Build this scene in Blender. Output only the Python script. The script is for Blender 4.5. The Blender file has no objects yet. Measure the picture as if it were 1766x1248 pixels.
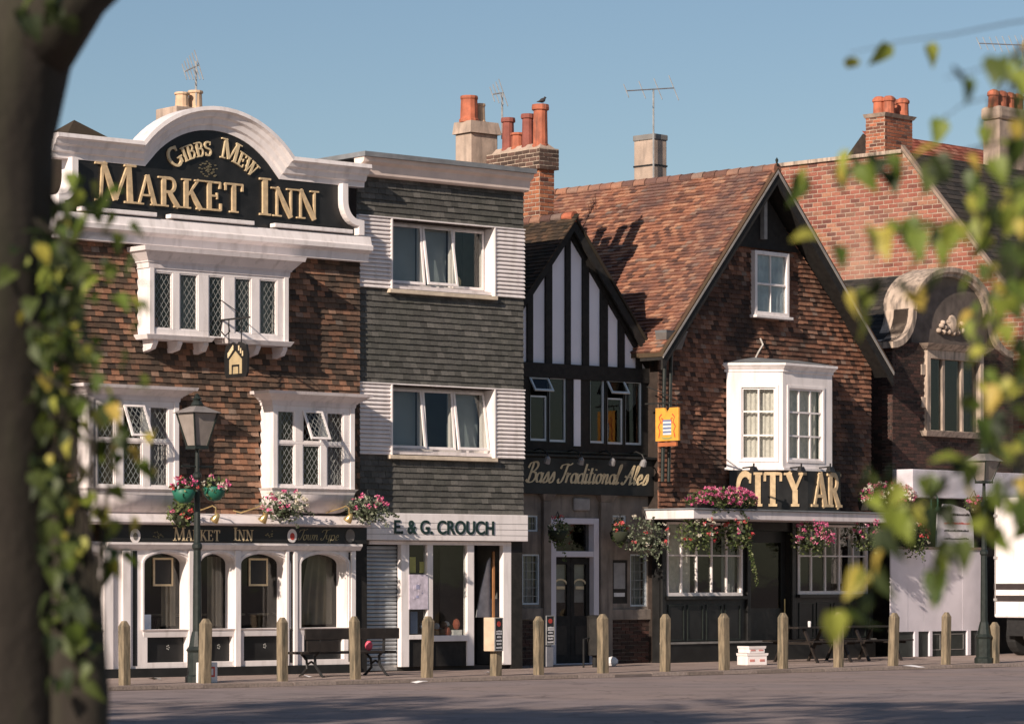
import bpy, bmesh, math, random
from mathutils import Vector, Matrix
random.seed(7)
S = bpy.context.scene
COL = S.collection
R = math.radians

# ---------------------------------------------------------------- camera, sky, sun, exposure
F = 5600.0            # focal length in pixels of the 1766 px wide photograph
UC, VH = 883.0, 1000.0  # optical axis column, horizon row
EYE = 1.7
camd = bpy.data.cameras.new('camera'); cam = bpy.data.objects.new('camera', camd); COL.objects.link(cam)
cam.location = (0, 0, EYE); cam.rotation_euler = (R(90), 0, 0)
camd.sensor_width = 36.0; camd.lens = 36.0 * F / 1766.0
camd.shift_y = (VH - 624.0) / 1766.0
camd.clip_start = 0.5; camd.clip_end = 2500
camd.dof.use_dof = True; camd.dof.focus_distance = 62.0; camd.dof.aperture_fstop = 3.3
S.camera = cam

SUN_AZ, SUN_EL = 30.0, 25.0     # the sun stands behind the camera, 30 degrees to its left
w = bpy.data.worlds.new('World'); S.world = w; w.use_nodes = True
nt = w.node_tree; nt.nodes.clear()
sky = nt.nodes.new('ShaderNodeTexSky'); sky.sky_type = 'NISHITA'; sky.sun_disc = False
sky.sun_elevation = R(SUN_EL); sky.sun_rotation = R(180 + SUN_AZ)
sky.altitude = 0; sky.air_density = 1.0; sky.dust_density = 0.5; sky.ozone_density = 1.9
bg = nt.nodes.new('ShaderNodeBackground'); bg.inputs['Strength'].default_value = 0.064
wo = nt.nodes.new('ShaderNodeOutputWorld')
nt.links.new(sky.outputs[0], bg.inputs['Color']); nt.links.new(bg.outputs[0], wo.inputs['Surface'])
sund = bpy.data.lights.new('sun', 'SUN'); sun = bpy.data.objects.new('sun', sund); COL.objects.link(sun)
sund.energy = 4.6; sund.angle = R(0.5); sund.color = (1.0, 0.85, 0.72)
_to = Vector((-math.sin(R(SUN_AZ)) * math.cos(R(SUN_EL)), -math.cos(R(SUN_AZ)) * math.cos(R(SUN_EL)), math.sin(R(SUN_EL))))
sun.rotation_euler = _to.to_track_quat('Z', 'Y').to_euler()
sun.location = _to * 60
S.view_settings.view_transform = 'Standard'; S.view_settings.look = 'None'
S.view_settings.exposure = 0.35; S.view_settings.gamma = 1.0
S.render.engine = 'CYCLES'

# ---------------------------------------------------------------- helpers
class Fr:
    """A local frame: x along the street to the right, y into the buildings, z up."""
    def __init__(s, ox, oy, a):
        s.ox, s.oy, s.a = ox, oy, a
        s.t = (math.sin(R(a)), math.cos(R(a))); s.i = (-math.cos(R(a)), math.sin(R(a)))
        s.rz = R(90 - a)
        s.c = s.loc(0, 0)
    def loc(s, X, Y):
        dx, dy = X - s.ox, Y - s.oy
        return (dx * s.t[0] + dy * s.t[1], dx * s.i[0] + dy * s.i[1])
    def world(s, x, y, z=0.0):
        return Vector((s.ox + x * s.t[0] + y * s.i[0], s.oy + x * s.t[1] + y * s.i[1], z))
    def sub(s, x, y, da=0.0):
        p = s.world(x, y); return Fr(p.x, p.y, s.a + da)
    def ray(s, u, v):
        rx, rz = (u - UC) / F, (VH - v) / F
        return (rx * s.t[0] + s.t[1], rx * s.i[0] + s.i[1], rz)
    def P(s, u, v, y=0.0):          # sight line meets the plane at depth y: (x, z)
        d = s.ray(u, v); k = (y - s.c[1]) / d[1]
        return (s.c[0] + k * d[0], EYE + k * d[2])
    def X(s, u, y=0.0): return s.P(u, 0, y)[0]
    def Z(s, u, v, y=0.0): return s.P(u, v, y)[1]
    def Q(s, u, v, x):              # meets the cross plane at x: (y, z)
        d = s.ray(u, v); k = (x - s.c[0]) / d[0]
        return (s.c[1] + k * d[1], EYE + k * d[2])
    def G(s, u, v, z=0.0):          # meets the level z: (x, y)
        d = s.ray(u, v); k = (z - EYE) / d[2]
        return (s.c[0] + k * d[0], s.c[1] + k * d[1])

class MB:
    def __init__(s): s.v = []; s.f = []
    def add(s, vs, fs):
        o = len(s.v); s.v += [tuple(p) for p in vs]; s.f += [tuple(o + i for i in f) for f in fs]; return s
    def box(s, x0, x1, y0, y1, z0, z1):
        if x1 < x0: x0, x1 = x1, x0
        if y1 < y0: y0, y1 = y1, y0
        if z1 < z0: z0, z1 = z1, z0
        return s.add([(x0,y0,z0),(x1,y0,z0),(x1,y1,z0),(x0,y1,z0),(x0,y0,z1),(x1,y0,z1),(x1,y1,z1),(x0,y1,z1)],
            [(3,2,1,0),(4,5,6,7),(0,1,5,4),(1,2,6,5),(2,3,7,6),(3,0,4,7)])
    def ext(s, p, y0, y1):           # polygon in (x, z) pushed along y
        n = len(p)
        vs = [(a, y0, b) for a, b in p] + [(a, y1, b) for a, b in p]
        return s.add(vs, [tuple(range(n)), tuple(range(2*n-1, n-1, -1))] + [(i, n+i, n+(i+1)%n, (i+1)%n) for i in range(n)])
    def extx(s, p, x0, x1):          # polygon in (y, z) pushed along x
        n = len(p)
        vs = [(x0, a, b) for a, b in p] + [(x1, a, b) for a, b in p]
        return s.add(vs, [tuple(range(n)), tuple(range(2*n-1, n-1, -1))] + [(i, n+i, n+(i+1)%n, (i+1)%n) for i in range(n)])
    def extz(s, p, z0, z1):          # polygon in (x, y) pushed along z
        n = len(p)
        vs = [(a, b, z0) for a, b in p] + [(a, b, z1) for a, b in p]
        return s.add(vs, [tuple(range(n)), tuple(range(2*n-1, n-1, -1))] + [(i, n+i, n+(i+1)%n, (i+1)%n) for i in range(n)])
    def frus(s, x0, x1, y0, y1, z0, z1, e0, e1):   # flared block, overhangs on left, right and front
        return s.add([(x0-e0,y0-e0,z0),(x1+e0,y0-e0,z0),(x1+e0,y1,z0),(x0-e0,y1,z0),(x0-e1,y0-e1,z1),(x1+e1,y0-e1,z1),(x1+e1,y1,z1),(x0-e1,y1,z1)],
            [(3,2,1,0),(4,5,6,7),(0,1,5,4),(1,2,6,5),(2,3,7,6),(3,0,4,7)])
    def frame(s, x0, x1, z0, z1, w, y0, y1, wb=None, wt=None):
        wb = w if wb is None else wb; wt = w if wt is None else wt
        s.box(x0, x0+w, y0, y1, z0, z1); s.box(x1-w, x1, y0, y1, z0, z1)
        s.box(x0+w, x1-w, y0, y1, z1-wt, z1); s.box(x0+w, x1-w, y0, y1, z0, z0+wb); return s
    def wall(s, x0, x1, z0, z1, holes, y0, y1):
        zs = sorted({z0, z1} | {h[k] for h in holes for k in (2, 3) if z0 < h[k] < z1})
        for a, b in zip(zs, zs[1:]):
            m = (a + b) / 2; cuts = sorted((max(h[0], x0), min(h[1], x1)) for h in holes if h[2] < m < h[3] and h[1] > x0 and h[0] < x1)
            x = x0
            for c, d in cuts:
                if c > x + 1e-4: s.box(x, c, y0, y1, a, b)
                x = max(x, d)
            if x < x1 - 1e-4: s.box(x, x1, y0, y1, a, b)
        return s
    def tube(s, pts, r, n=8, cap=True):
        pts = [Vector(p) for p in pts]; rs = r if isinstance(r, (list, tuple)) else [r]*len(pts)
        o = len(s.v); up = None
        for i, p in enumerate(pts):
            t = (pts[min(i+1, len(pts)-1)] - pts[max(i-1, 0)]).normalized()
            if up is None:
                up = Vector((0, 0, 1)) if abs(t.z) < .9 else Vector((1, 0, 0))
            a = t.cross(up).normalized(); up = a.cross(t).normalized()
            for k in range(n):
                q = 2*math.pi*k/n
                s.v.append(tuple(p + (a*math.cos(q) + up*math.sin(q))*rs[i]))
        for i in range(len(pts)-1):
            for k in range(n):
                s.f.append((o+i*n+k, o+i*n+(k+1)%n, o+(i+1)*n+(k+1)%n, o+(i+1)*n+k))
        if cap:
            s.f.append(tuple(o+k for k in range(n-1, -1, -1))); e = o+(len(pts)-1)*n
            s.f.append(tuple(e+k for k in range(n)))
        return s
    def lathe(s, prof, cx=0, cy=0, n=12, rot=0.0, sy=1.0):
        o = len(s.v)
        for r, z in prof:
            for k in range(n):
                q = 2*math.pi*k/n + rot
                s.v.append((cx + r*math.cos(q), cy + r*sy*math.sin(q), z))
        for i in range(len(prof)-1):
            for k in range(n):
                s.f.append((o+i*n+k, o+i*n+(k+1)%n, o+(i+1)*n+(k+1)%n, o+(i+1)*n+k))
        s.f.append(tuple(o+k for k in range(n-1, -1, -1))); e = o+(len(prof)-1)*n
        s.f.append(tuple(e+k for k in range(n))); return s
    def sweep(s, path, prof):        # profile (n, y) carried along a path in (x, z); n is to the left-hand/upper side
        o = len(s.v); m = len(prof); N = len(path)
        for i, (x, z) in enumerate(path):
            def nrm(a, b):
                dx, dz = b[0]-a[0], b[1]-a[1]; l = math.hypot(dx, dz); return (-dz/l, dx/l)
            n1 = nrm(path[i-1], path[i]) if i else nrm(path[0], path[1])
            n2 = nrm(path[i], path[i+1]) if i < N-1 else n1
            nx, nz = n1[0]+n2[0], n1[1]+n2[1]; l = math.hypot(nx, nz); nx /= l; nz /= l
            k = 1.0/max(.35, nx*n1[0]+nz*n1[1])
            for a, y in prof: s.v.append((x+nx*a*k, y, z+nz*a*k))
        for i in range(N-1):
            for j in range(m):
                s.f.append((o+i*m+j, o+i*m+(j+1)%m, o+(i+1)*m+(j+1)%m, o+(i+1)*m+j))
        s.f.append(tuple(o+j for j in range(m-1, -1, -1))); s.f.append(tuple(o+(N-1)*m+j for j in range(m))); return s
    def bar(s, p, q, w, h=None):     # square bar from p to q
        h = w if h is None else h
        p, q = Vector(p), Vector(q); t = (q-p).normalized()
        up = Vector((0, 0, 1)) if abs(t.z) < .95 else Vector((0, 1, 0))
        a = t.cross(up).normalized()*w/2; b = a.cross(t).normalized()*h/2
        vs = [p-a-b, p+a-b, p+a+b, p-a+b, q-a-b, q+a-b, q+a+b, q-a+b]
        return s.add(vs, [(3,2,1,0),(4,5,6,7),(0,1,5,4),(1,2,6,5),(2,3,7,6),(3,0,4,7)])
    def arch(s, x0, x1, zt, zs, rise, y0, y1, n=14):   # wall above an elliptical arch
        xc, hw = (x0+x1)/2, (x1-x0)/2; cs = []
        for i in range(n+1):
            q = math.pi*(1 - i/n); cs.append((xc+hw*math.cos(q), zs+rise*math.sin(q)))
        return s.ext([(x0, zt)] + cs + [(x1, zt)], y0, y1)
    def ball(s, c, rx, ry, rz, n=8, m=5):
        prof = [(max(.02, math.sin(math.pi*i/m)), -math.cos(math.pi*i/m)) for i in range(m+1)]
        o = len(s.v)
        s.lathe(prof, 0, 0, n)
        for i in range(o, len(s.v)):
            x, y, z = s.v[i]; s.v[i] = (c[0]+x*rx, c[1]+y*ry, c[2]+z*rz)
        return s
    def mesh(s, name):
        me = bpy.data.meshes.new(name); me.from_pydata(s.v, [], s.f)
        bm = bmesh.new(); bm.from_mesh(me); bmesh.ops.recalc_face_normals(bm, faces=bm.faces); bm.to_mesh(me); bm.free()
        return me
    def build(s, name, mat, parent=None, smooth=False, bevel=0.0, loc=None, rot=None):
        me = s.mesh(name); me.materials.append(mat)
        if smooth:
            me.polygons.foreach_set('use_smooth', [True]*len(me.polygons))
        o = bpy.data.objects.new(name, me); COL.objects.link(o)
        if parent is not None: o.parent = parent
        if loc is not None: o.location = loc
        if rot is not None: o.rotation_euler = rot
        if bevel:
            b = o.modifiers.new('bevel', 'BEVEL'); b.width = bevel; b.segments = 2; b.limit_method = 'ANGLE'; b.angle_limit = R(40)
        return o

def thing(name, label, cat, fr=None, x=0, y=0, z=0, rz=0, group=None, world=None):
    o = bpy.data.objects.new(name, None); COL.objects.link(o); o.empty_display_size = .2
    o.location = world if world is not None else fr.world(x, y, z)
    o.rotation_euler = (0, 0, (fr.rz if fr else 0) + rz)
    o['label'] = label; o['category'] = cat
    if group: o['group'] = group
    return o
def tag(o, label, cat, group=None):
    o['label'] = label; o['category'] = cat
    if group: o['group'] = group
    return o
def struct(o): o['kind'] = 'structure'; return o
def stuff(o): o['kind'] = 'stuff'; return o
def put(me, name, parent, mat4=None):
    o = bpy.data.objects.new(name, me); COL.objects.link(o); o.parent = parent
    if mat4 is not None: o.matrix_basis = mat4
    return o

# ---------------------------------------------------------------- materials
def mat_base(name):
    m = bpy.data.materials.new(name); m.use_nodes = True
    n = m.node_tree; b = n.nodes['Principled BSDF']; return m, n, b
def mth(n, op, a, b=None):
    k = n.nodes.new('ShaderNodeMath'); k.operation = op
    for i, v in enumerate((a, b)):
        if v is None: continue
        if isinstance(v, (int, float)): k.inputs[i].default_value = v
        else: n.links.new(v, k.inputs[i])
    return k.outputs[0]
def noise(n, scale, detail=3.0, stretch=None):
    g = n.nodes.new('ShaderNodeNewGeometry'); t = n.nodes.new('ShaderNodeTexNoise')
    t.inputs['Scale'].default_value = scale; t.inputs['Detail'].default_value = detail
    if stretch:
        mp = n.nodes.new('ShaderNodeMapping'); mp.inputs['Scale'].default_value = stretch
        n.links.new(g.outputs['Position'], mp.inputs['Vector']); n.links.new(mp.outputs[0], t.inputs['Vector'])
    else: n.links.new(g.outputs['Position'], t.inputs['Vector'])
    return t.outputs['Fac']
def mixc(n, fac, a, b, mode='MIX'):
    k = n.nodes.new('ShaderNodeMix'); k.data_type = 'RGBA'; k.blend_type = mode
    for nm, v in ((0, fac), (6, a), (7, b)):
        if isinstance(v, (int, float)): k.inputs[nm].default_value = v
        elif isinstance(v, tuple): k.inputs[nm].default_value = (*v[:3], 1)
        else: n.links.new(v, k.inputs[nm])
    return k.outputs[2]
def ramp(n, fac, stops, mode='LINEAR'):
    k = n.nodes.new('ShaderNodeValToRGB'); e = k.color_ramp.elements; k.color_ramp.interpolation = mode
    while len(e) < len(stops): e.new(0.5)
    for el, (p, c) in zip(e, stops): el.position = p; el.color = (*c, 1)
    n.links.new(fac, k.inputs[0]); return k.outputs[0]
def pm(name, col, rough=.65, var=.18, scale=5.0, bump=0.0, bscale=40.0, metal=0.0, spec=.4, dirt=None, stretch=None, dcut=(.5, .68)):
    """painted or plain surface with uneven tone, optional dirt patches and fine relief"""
    m, n, b = mat_base(name)
    c0 = tuple(max(0, c*(1-var)) for c in col); c1 = tuple(min(.95, c*(1+var)) for c in col)
    f = ramp(n, noise(n, scale, 4, stretch), [(.3, (0,0,0)), (.7, (1,1,1))])
    c = mixc(n, f, c0, c1)
    if dirt:
        d = ramp(n, noise(n, scale*.6+1.3, 6, (2.2, 2.2, .35)), [(dcut[0], (0,0,0)), (dcut[1], (1,1,1))])
        c = mixc(n, mth(n, 'MULTIPLY', d, dirt[1]), c, dirt[0])
    n.links.new(c, b.inputs['Base Color'])
    b.inputs['Roughness'].default_value = rough; b.inputs['Metallic'].default_value = metal
    b.inputs['Specular IOR Level'].default_value = spec
    if bump:
        k = n.nodes.new('ShaderNodeBump'); k.inputs['Strength'].default_value = bump; k.inputs['Distance'].default_value = .01
        n.links.new(noise(n, bscale, 4), k.inputs['Height']); n.links.new(k.outputs[0], b.inputs['Normal'])
    return m
def pal(name, stops, rough=.85, patch=None, pscale=.9, grain=.35, bump=.3, pcut=(.45, .7)):
    """pieces such as tiles and bricks: each takes its own tone from a palette, patches of weathering lie across many"""
    m, n, b = mat_base(name)
    oi = n.nodes.new('ShaderNodeObjectInfo'); g = n.nodes.new('ShaderNodeNewGeometry')
    r = mth(n, 'FRACT', mth(n, 'ADD', oi.outputs['Random'], g.outputs['Random Per Island']))
    c = ramp(n, r, stops)
    gr = noise(n, 22, 5)
    c = mixc(n, grain, c, mixc(n, 1.0, c, ramp(n, gr, [(.25, (.35,.35,.35)), (.75, (1.5,1.45,1.4))]), 'MULTIPLY'))
    if patch:
        p = ramp(n, noise(n, pscale, 5), [(pcut[0], (0,0,0)), (pcut[1], (1,1,1))])
        c = mixc(n, mth(n, 'MULTIPLY', p, patch[1]), c, patch[0])
    n.links.new(c, b.inputs['Base Color']); b.inputs['Roughness'].default_value = rough
    b.inputs['Specular IOR Level'].default_value = .25
    if bump:
        k = n.nodes.new('ShaderNodeBump'); k.inputs['Strength'].default_value = bump; k.inputs['Distance'].default_value = .01
        n.links.new(noise(n, 45, 4), k.inputs['Height']); n.links.new(k.outputs[0], b.inputs['Normal'])
    return m
def glassm(name, tint=.88, rough=.02):
    m = bpy.data.materials.new(name); m.use_nodes = True; n = m.node_tree; n.nodes.clear()
    o = n.nodes.new('ShaderNodeOutputMaterial'); mx = n.nodes.new('ShaderNodeMixShader')
    t = n.nodes.new('ShaderNodeBsdfTransparent'); t.inputs[0].default_value = (tint, tint*1.02, tint, 1)
    g = n.nodes.new('ShaderNodeBsdfGlossy'); g.inputs['Roughness'].default_value = rough; g.inputs[0].default_value = (.9,.9,.9,1)
    lw = n.nodes.new('ShaderNodeLayerWeight'); lw.inputs['Blend'].default_value = .5
    fr = mth(n, 'ADD', mth(n, 'MULTIPLY', mth(n, 'POWER', lw.outputs['Facing'], 5.0), .94), .035)
    bp = n.nodes.new('ShaderNodeBump'); bp.inputs['Strength'].default_value = .05; bp.inputs['Distance'].default_value = .02
    n.links.new(noise(n, 2.5, 2), bp.inputs['Height']); n.links.new(bp.outputs[0], g.inputs['Normal'])
    n.links.new(fr, mx.inputs[0]); n.links.new(t.outputs[0], mx.inputs[1]); n.links.new(g.outputs[0], mx.inputs[2])
    n.links.new(mx.outputs[0], o.inputs[0]); return m
def leafm(name, stops, trans=.45, rough=.55):
    m = bpy.data.materials.new(name); m.use_nodes = True; n = m.node_tree; b = n.nodes['Principled BSDF']; o = n.nodes['Material Output']
    oi = n.nodes.new('ShaderNodeObjectInfo'); g = n.nodes.new('ShaderNodeNewGeometry')
    r = mth(n, 'FRACT', mth(n, 'ADD', oi.outputs['Random'], g.outputs['Random Per Island']))
    c = ramp(n, r, stops); n.links.new(c, b.inputs['Base Color']); b.inputs['Roughness'].default_value = rough
    t = n.nodes.new('ShaderNodeBsdfTranslucent'); n.links.new(c, t.inputs[0])
    mx = n.nodes.new('ShaderNodeMixShader'); mx.inputs[0].default_value = trans
    n.links.new(b.outputs[0], mx.inputs[1]); n.links.new(t.outputs[0], mx.inputs[2]); n.links.new(mx.outputs[0], o.inputs[0]); return m

WHITE = pm('white_paint', (.78,.71,.70), .5, .07, 3, bump=.15, dirt=((.33,.29,.27), .55), dcut=(.52,.8))
WHITE2 = pm('bright_white_paint', (.86,.80,.78), .45, .05, 3, bump=.1, dirt=((.42,.37,.34), .5), dcut=(.5,.8))
LILAC = pm('pale_lilac_paint', (.68,.64,.69), .6, .08, 2, bump=.1)
BLUEWHITE = pm('blue_white_paint', (.60,.66,.70), .5, .08, 3)
BLACK = pm('black_paint', (.018,.018,.018), .38, .3, 4, bump=.12, spec=.35)
BLACKM = pm('matt_black_timber', (.016,.0145,.013), .75, .4, 9, bump=.3, bscale=25)
DKGREEN = pm('dark_green_black_iron', (.018,.024,.021), .45, .3, 12, bump=.1)
GOLD = pm('gold_leaf_paint', (.60,.45,.27), .5, .2, 9, bump=.1)
GOLDL = pm('pale_gold_paint', (.66,.53,.33), .5, .15, 9)
BRASS = pm('brass', (.75,.55,.25), .3, .1, 9, metal=.8)
IRON = pm('wrought_iron', (.02,.02,.02), .5, .3, 12)
STEEL = pm('weathered_aluminium', (.5,.49,.47), .45, .2, 9, metal=.6)
GALV = pm('galvanised_steel', (.42,.45,.47), .5, .15, 2, metal=.35, dirt=((.2,.19,.18), .4))
GLASS = glassm('window_glass')
GLASSD = glassm('dark_window_glass', .7, .03)
LEAD = pm('lead_came', (.25,.26,.25), .55, .2, 12)
LEADF = pm('lead_flashing', (.20,.21,.22), .6, .2, 4, bump=.2)
ROOM = pm('dim_interior', (.045,.04,.036), .9, .3, 1.5)
CURTAIN = pm('grey_curtain', (.33,.33,.33), .9, .15, 3, stretch=(9, 9, .3))
NET = pm('net_curtain', (.72,.66,.62), .9, .15, 14)
BEIGE = pm('beige_drape', (.50,.43,.35), .9, .2, 3)
BLUEBLIND = pm('blue_grey_blind', (.30,.34,.36), .8, .08, 3)
STONE = pm('grey_brown_limestone', (.24,.20,.17), .85, .25, 3, bump=.4, bscale=18, dirt=((.07,.06,.055), .5))
PALESTONE = pm('pale_dressed_stone', (.48,.38,.30), .85, .2, 4, bump=.4, bscale=22, dirt=((.10,.085,.075), .75), dcut=(.46,.66))
RENDER_ = pm('tan_cement_render', (.44,.34,.27), .9, .2, 3, bump=.5, bscale=25, dirt=((.17,.14,.12), .5))
CONC = pm('grey_render', (.20,.19,.18), .9, .2, 3, bump=.3)
MORTAR = pm('pale_mortar', (.43,.34,.265), .95, .2, 9, bump=.3)
MORTARD = pm('dark_mortar', (.17,.145,.13), .95, .3, 9, bump=.3)
BACKT = pm('dark_batten_backing', (.035,.025,.02), .95, .3, 9)
TILE = pal('hanging_clay_tile', [(0,(.052,.039,.031)),(.25,(.10,.07,.052)),(.5,(.15,.097,.068)),(.72,(.21,.12,.08)),(.88,(.31,.155,.094)),(.95,(.38,.215,.14)),(1,(.25,.20,.165))],
           patch=((.045,.037,.03), .65), pscale=.8)
TILEC = pal('orange_hanging_tile', [(0,(.055,.036,.029)),(.2,(.12,.064,.045)),(.45,(.205,.10,.066)),(.7,(.29,.135,.085)),(.88,(.37,.19,.12)),(1,(.25,.185,.15))],
           patch=((.032,.025,.022), .85), pscale=.65, pcut=(.47,.66))
SLATET = pal('green_grey_concrete_tile', [(0,(.075,.073,.066)),(.5,(.105,.102,.093)),(.8,(.125,.12,.108)),(1,(.16,.152,.138))], patch=((.07,.074,.06), .4), pscale=1.2)
ROOFT = pal('warm_clay_roof_tile', [(0,(.10,.055,.045)),(.18,(.18,.09,.066)),(.45,(.29,.13,.085)),(.7,(.36,.17,.105)),(.88,(.43,.235,.15)),(1,(.21,.155,.13))],
           patch=((.125,.08,.075), .8), pscale=.6)
ROOFD = pal('dark_mossy_roof_tile', [(0,(.025,.02,.016)),(.5,(.05,.036,.026)),(.85,(.085,.055,.035)),(1,(.12,.07,.045))], patch=((.05,.045,.025), .5))
SLATE = pal('dark_slate', [(0,(.022,.021,.02)),(.5,(.04,.036,.033)),(1,(.075,.062,.052))], patch=((.05,.04,.03), .4))
BRICKP = pal('pink_red_brick', [(0,(.14,.06,.05)),(.25,(.25,.085,.06)),(.65,(.33,.12,.085)),(.9,(.39,.19,.12)),(1,(.16,.08,.06))], patch=((.41,.26,.19), .5), pscale=.5)
BRICKC = pal('chimney_brick', [(0,(.10,.04,.03)),(.3,(.26,.09,.05)),(.6,(.38,.135,.07)),(.9,(.45,.18,.09)),(1,(.12,.07,.06))], patch=((.08,.055,.045), .45), pscale=1.5)
BRICKD = pal('dark_stock_brick', [(0,(.03,.022,.02)),(.5,(.065,.04,.033)),(.85,(.10,.05,.04)),(1,(.05,.04,.035))])
POTR = pm('terracotta_pot', (.42,.13,.07), .75, .3, 5, bump=.3, dirt=((.10,.055,.045), .7))
POTB = pm('buff_pot', (.62,.43,.28), .75, .15, 5, bump=.3)
WOOD = pm('weathered_oak_post', (.215,.17,.112), .85, .35, 7, bump=.5, bscale=30, dirt=((.06,.06,.045), .75), stretch=(3,3,.6))
DKWOOD = pm('dark_stained_timber', (.022,.017,.014), .55, .4, 6, bump=.25)
ORANGE = pm('orange_sign_enamel', (.80,.37,.06), .45, .12, 7)
REDP = pm('red_print', (.55,.06,.04), .5, .1, 5)
BLUEP = pm('blue_print', (.16,.22,.36), .5, .1, 5)
YELP = pm('yellow_card', (.65,.55,.16), .6, .15, 5)
PAPER = pm('white_paper', (.72,.70,.70), .7, .08, 9)
PINKPAPER = pm('pale_poster_print', (.58,.52,.60), .6, .25, 9)
RUBBER = pm('black_rubber', (.018,.018,.018), .8, .2, 9)
CLOTH = pm('grey_cloth', (.38,.38,.40), .9, .25, 6)
PINKP = pm('pink_plastic', (.75,.10,.16), .5, .1, 5)
FOL = leafm('basket_foliage', [(0,(.03,.055,.018)),(.35,(.08,.12,.035)),(.7,(.17,.21,.07)),(1,(.30,.32,.16))], .35)
FOLS = leafm('silvery_foliage', [(0,(.06,.09,.04)),(.5,(.16,.19,.12)),(1,(.38,.40,.30))], .25)
FLP = leafm('pink_petals', [(0,(.60,.06,.20)),(.5,(.75,.13,.30)),(.85,(.80,.30,.42)),(1,(.85,.55,.55))], .3)
FLR = leafm('red_petals', [(0,(.55,.03,.04)),(.6,(.70,.10,.10)),(1,(.80,.30,.28))], .3)
FLW = leafm('cream_petals', [(0,(.70,.62,.45)),(1,(.85,.80,.72))], .3)
FLM = leafm('magenta_petals', [(0,(.35,.03,.12)),(.5,(.55,.07,.22)),(.85,(.70,.22,.36)),(1,(.80,.5,.55))], .3)
BARK = pm('lime_bark', (.033,.027,.021), .95, .35, 5, bump=.9, bscale=14, stretch=(2.5,2.5,.5), dirt=((.05,.05,.03), .5))
LEAFY = leafm('sunlit_lime_leaf', [(0,(.05,.085,.012)),(.35,(.13,.19,.025)),(.65,(.27,.32,.05)),(.85,(.42,.40,.07)),(1,(.50,.36,.07))], .35)  # bright copy of the lime leaf, sunlight put into its colour
LEAFD = leafm('shaded_lime_leaf', [(0,(.018,.03,.008)),(.5,(.04,.06,.015)),(1,(.09,.12,.025))], .3)  # dark copy of the same leaf, shade put into its colour

# ---------------------------------------------------------------- courses of tiles and bricks
def clip(poly, conv):
    out = poly
    for i in range(len(conv)):
        a, b = conv[i], conv[(i+1) % len(conv)]
        inp, out = out, []
        if not inp: return []
        def side(p): return (b[0]-a[0])*(p[1]-a[1]) - (b[1]-a[1])*(p[0]-a[0])
        for j in range(len(inp)):
            p, q = inp[j], inp[(j+1) % len(inp)]; sp, sq = side(p), side(q)
            if sp >= 0: out.append(p)
            if (sp >= 0) != (sq >= 0):
                t = sp/(sp-sq); out.append((p[0]+(q[0]-p[0])*t, p[1]+(q[1]-p[1])*t))
    return out
def area(p): return abs(sum(p[i][0]*p[(i+1)%len(p)][1]-p[(i+1)%len(p)][0]*p[i][1] for i in range(len(p))))/2
def courses(parent, name, mat, M4, conv, holes, tw, gauge, lift=.026, top=.010, over=1.25, gap=.004, limit=300, key=None, jit=.004, brick=False, clipx=True, rest='', bond=.5):
    """lay pieces over a convex region (counter-clockwise, in plane coordinates p along, q up); M4 maps (p, q, n)"""
    qs = [c[1] for c in conv]; ps = [c[0] for c in conv]
    q = min(qs); row = 0; full = []; cut = []
    while q < max(qs):
        hgt = (gauge - gap) if brick else gauge*over
        p = min(ps) - (tw*bond if row % 2 else 0)
        while p < max(ps):
            rect = [(p+gap/2, q), (p+tw-gap/2, q), (p+tw-gap/2, q+hgt), (p+gap/2, q+hgt)]
            cx, cy = p+tw/2, q+gauge/2
            if not any(h[0] < cx < h[1] and h[2] < cy < h[3] for h in holes):
                c = clip(rect, conv)
                if c and area(c) > .08*tw*gauge:
                    if area(c) > .999*area(rect): full.append((p+tw/2, q))
                    else: cut.append(c)
            p += tw
        q += gauge; row += 1
    if key: full.sort(key=key)
    w2, h = tw/2-gap/2, ((gauge-gap) if brick else gauge*over)
    def geo(px, qy, jn=0.0, jq=0.0):
        if brick:
            return [(px-w2,qy,0),(px+w2,qy,0),(px+w2,qy+h,0),(px-w2,qy+h,0),(px-w2,qy,lift+jn),(px+w2,qy,lift+jn),(px+w2,qy+h,lift+jn),(px-w2,qy+h,lift+jn)]
        return [(px-w2,qy+jq,0),(px+w2,qy+jq,0),(px+w2,qy+h,0),(px-w2,qy+h,0),(px-w2,qy+jq,lift+jn),(px+w2,qy+jq,lift+jn),(px+w2,qy+h,top),(px-w2,qy+h,top)]
    fs = [(4,5,6,7),(0,1,5,4),(1,2,6,5),(2,3,7,6),(3,0,4,7)]
    me = bpy.data.meshes.new(name); me.from_pydata(geo(0, 0), [], fs); me.materials.append(mat)
    for px, qy in full[:limit]:
        t = Matrix.Translation((px, qy+random.uniform(-jit, jit), random.uniform(0, jit))) @ Matrix.Rotation(random.uniform(-.02, .02), 4, 'Z') @ Matrix.Rotation(random.uniform(-.012, .012), 4, 'Y')
        put(me, name, parent, M4 @ t)
    mb = MB()
    for px, qy in full[limit:]:
        mb.add([M4 @ Vector(v) for v in geo(px, qy+random.uniform(-jit, jit)*.5, random.uniform(0, jit), random.uniform(-jit, jit))], fs)
    for c in cut:
        n = len(c); q0 = min(x[1] for x in c)
        lo = [M4 @ Vector((x, y, 0)) for x, y in c]
        hi = [M4 @ Vector((x, y, lift if brick else lift+(top-lift)*min(1, (y-q0)/h))) for x, y in c]
        mb.add(lo+hi, [tuple(range(n, 2*n))] + [(i, (i+1) % n, n+(i+1) % n, n+i) for i in range(n)])
    if mb.v:
        m2 = bpy.data.meshes.new(name+'_rest'); m2.from_pydata(mb.v, [], mb.f); m2.materials.append(mat)
        stuff(put(m2, rest or name+'_courses', parent))
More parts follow.
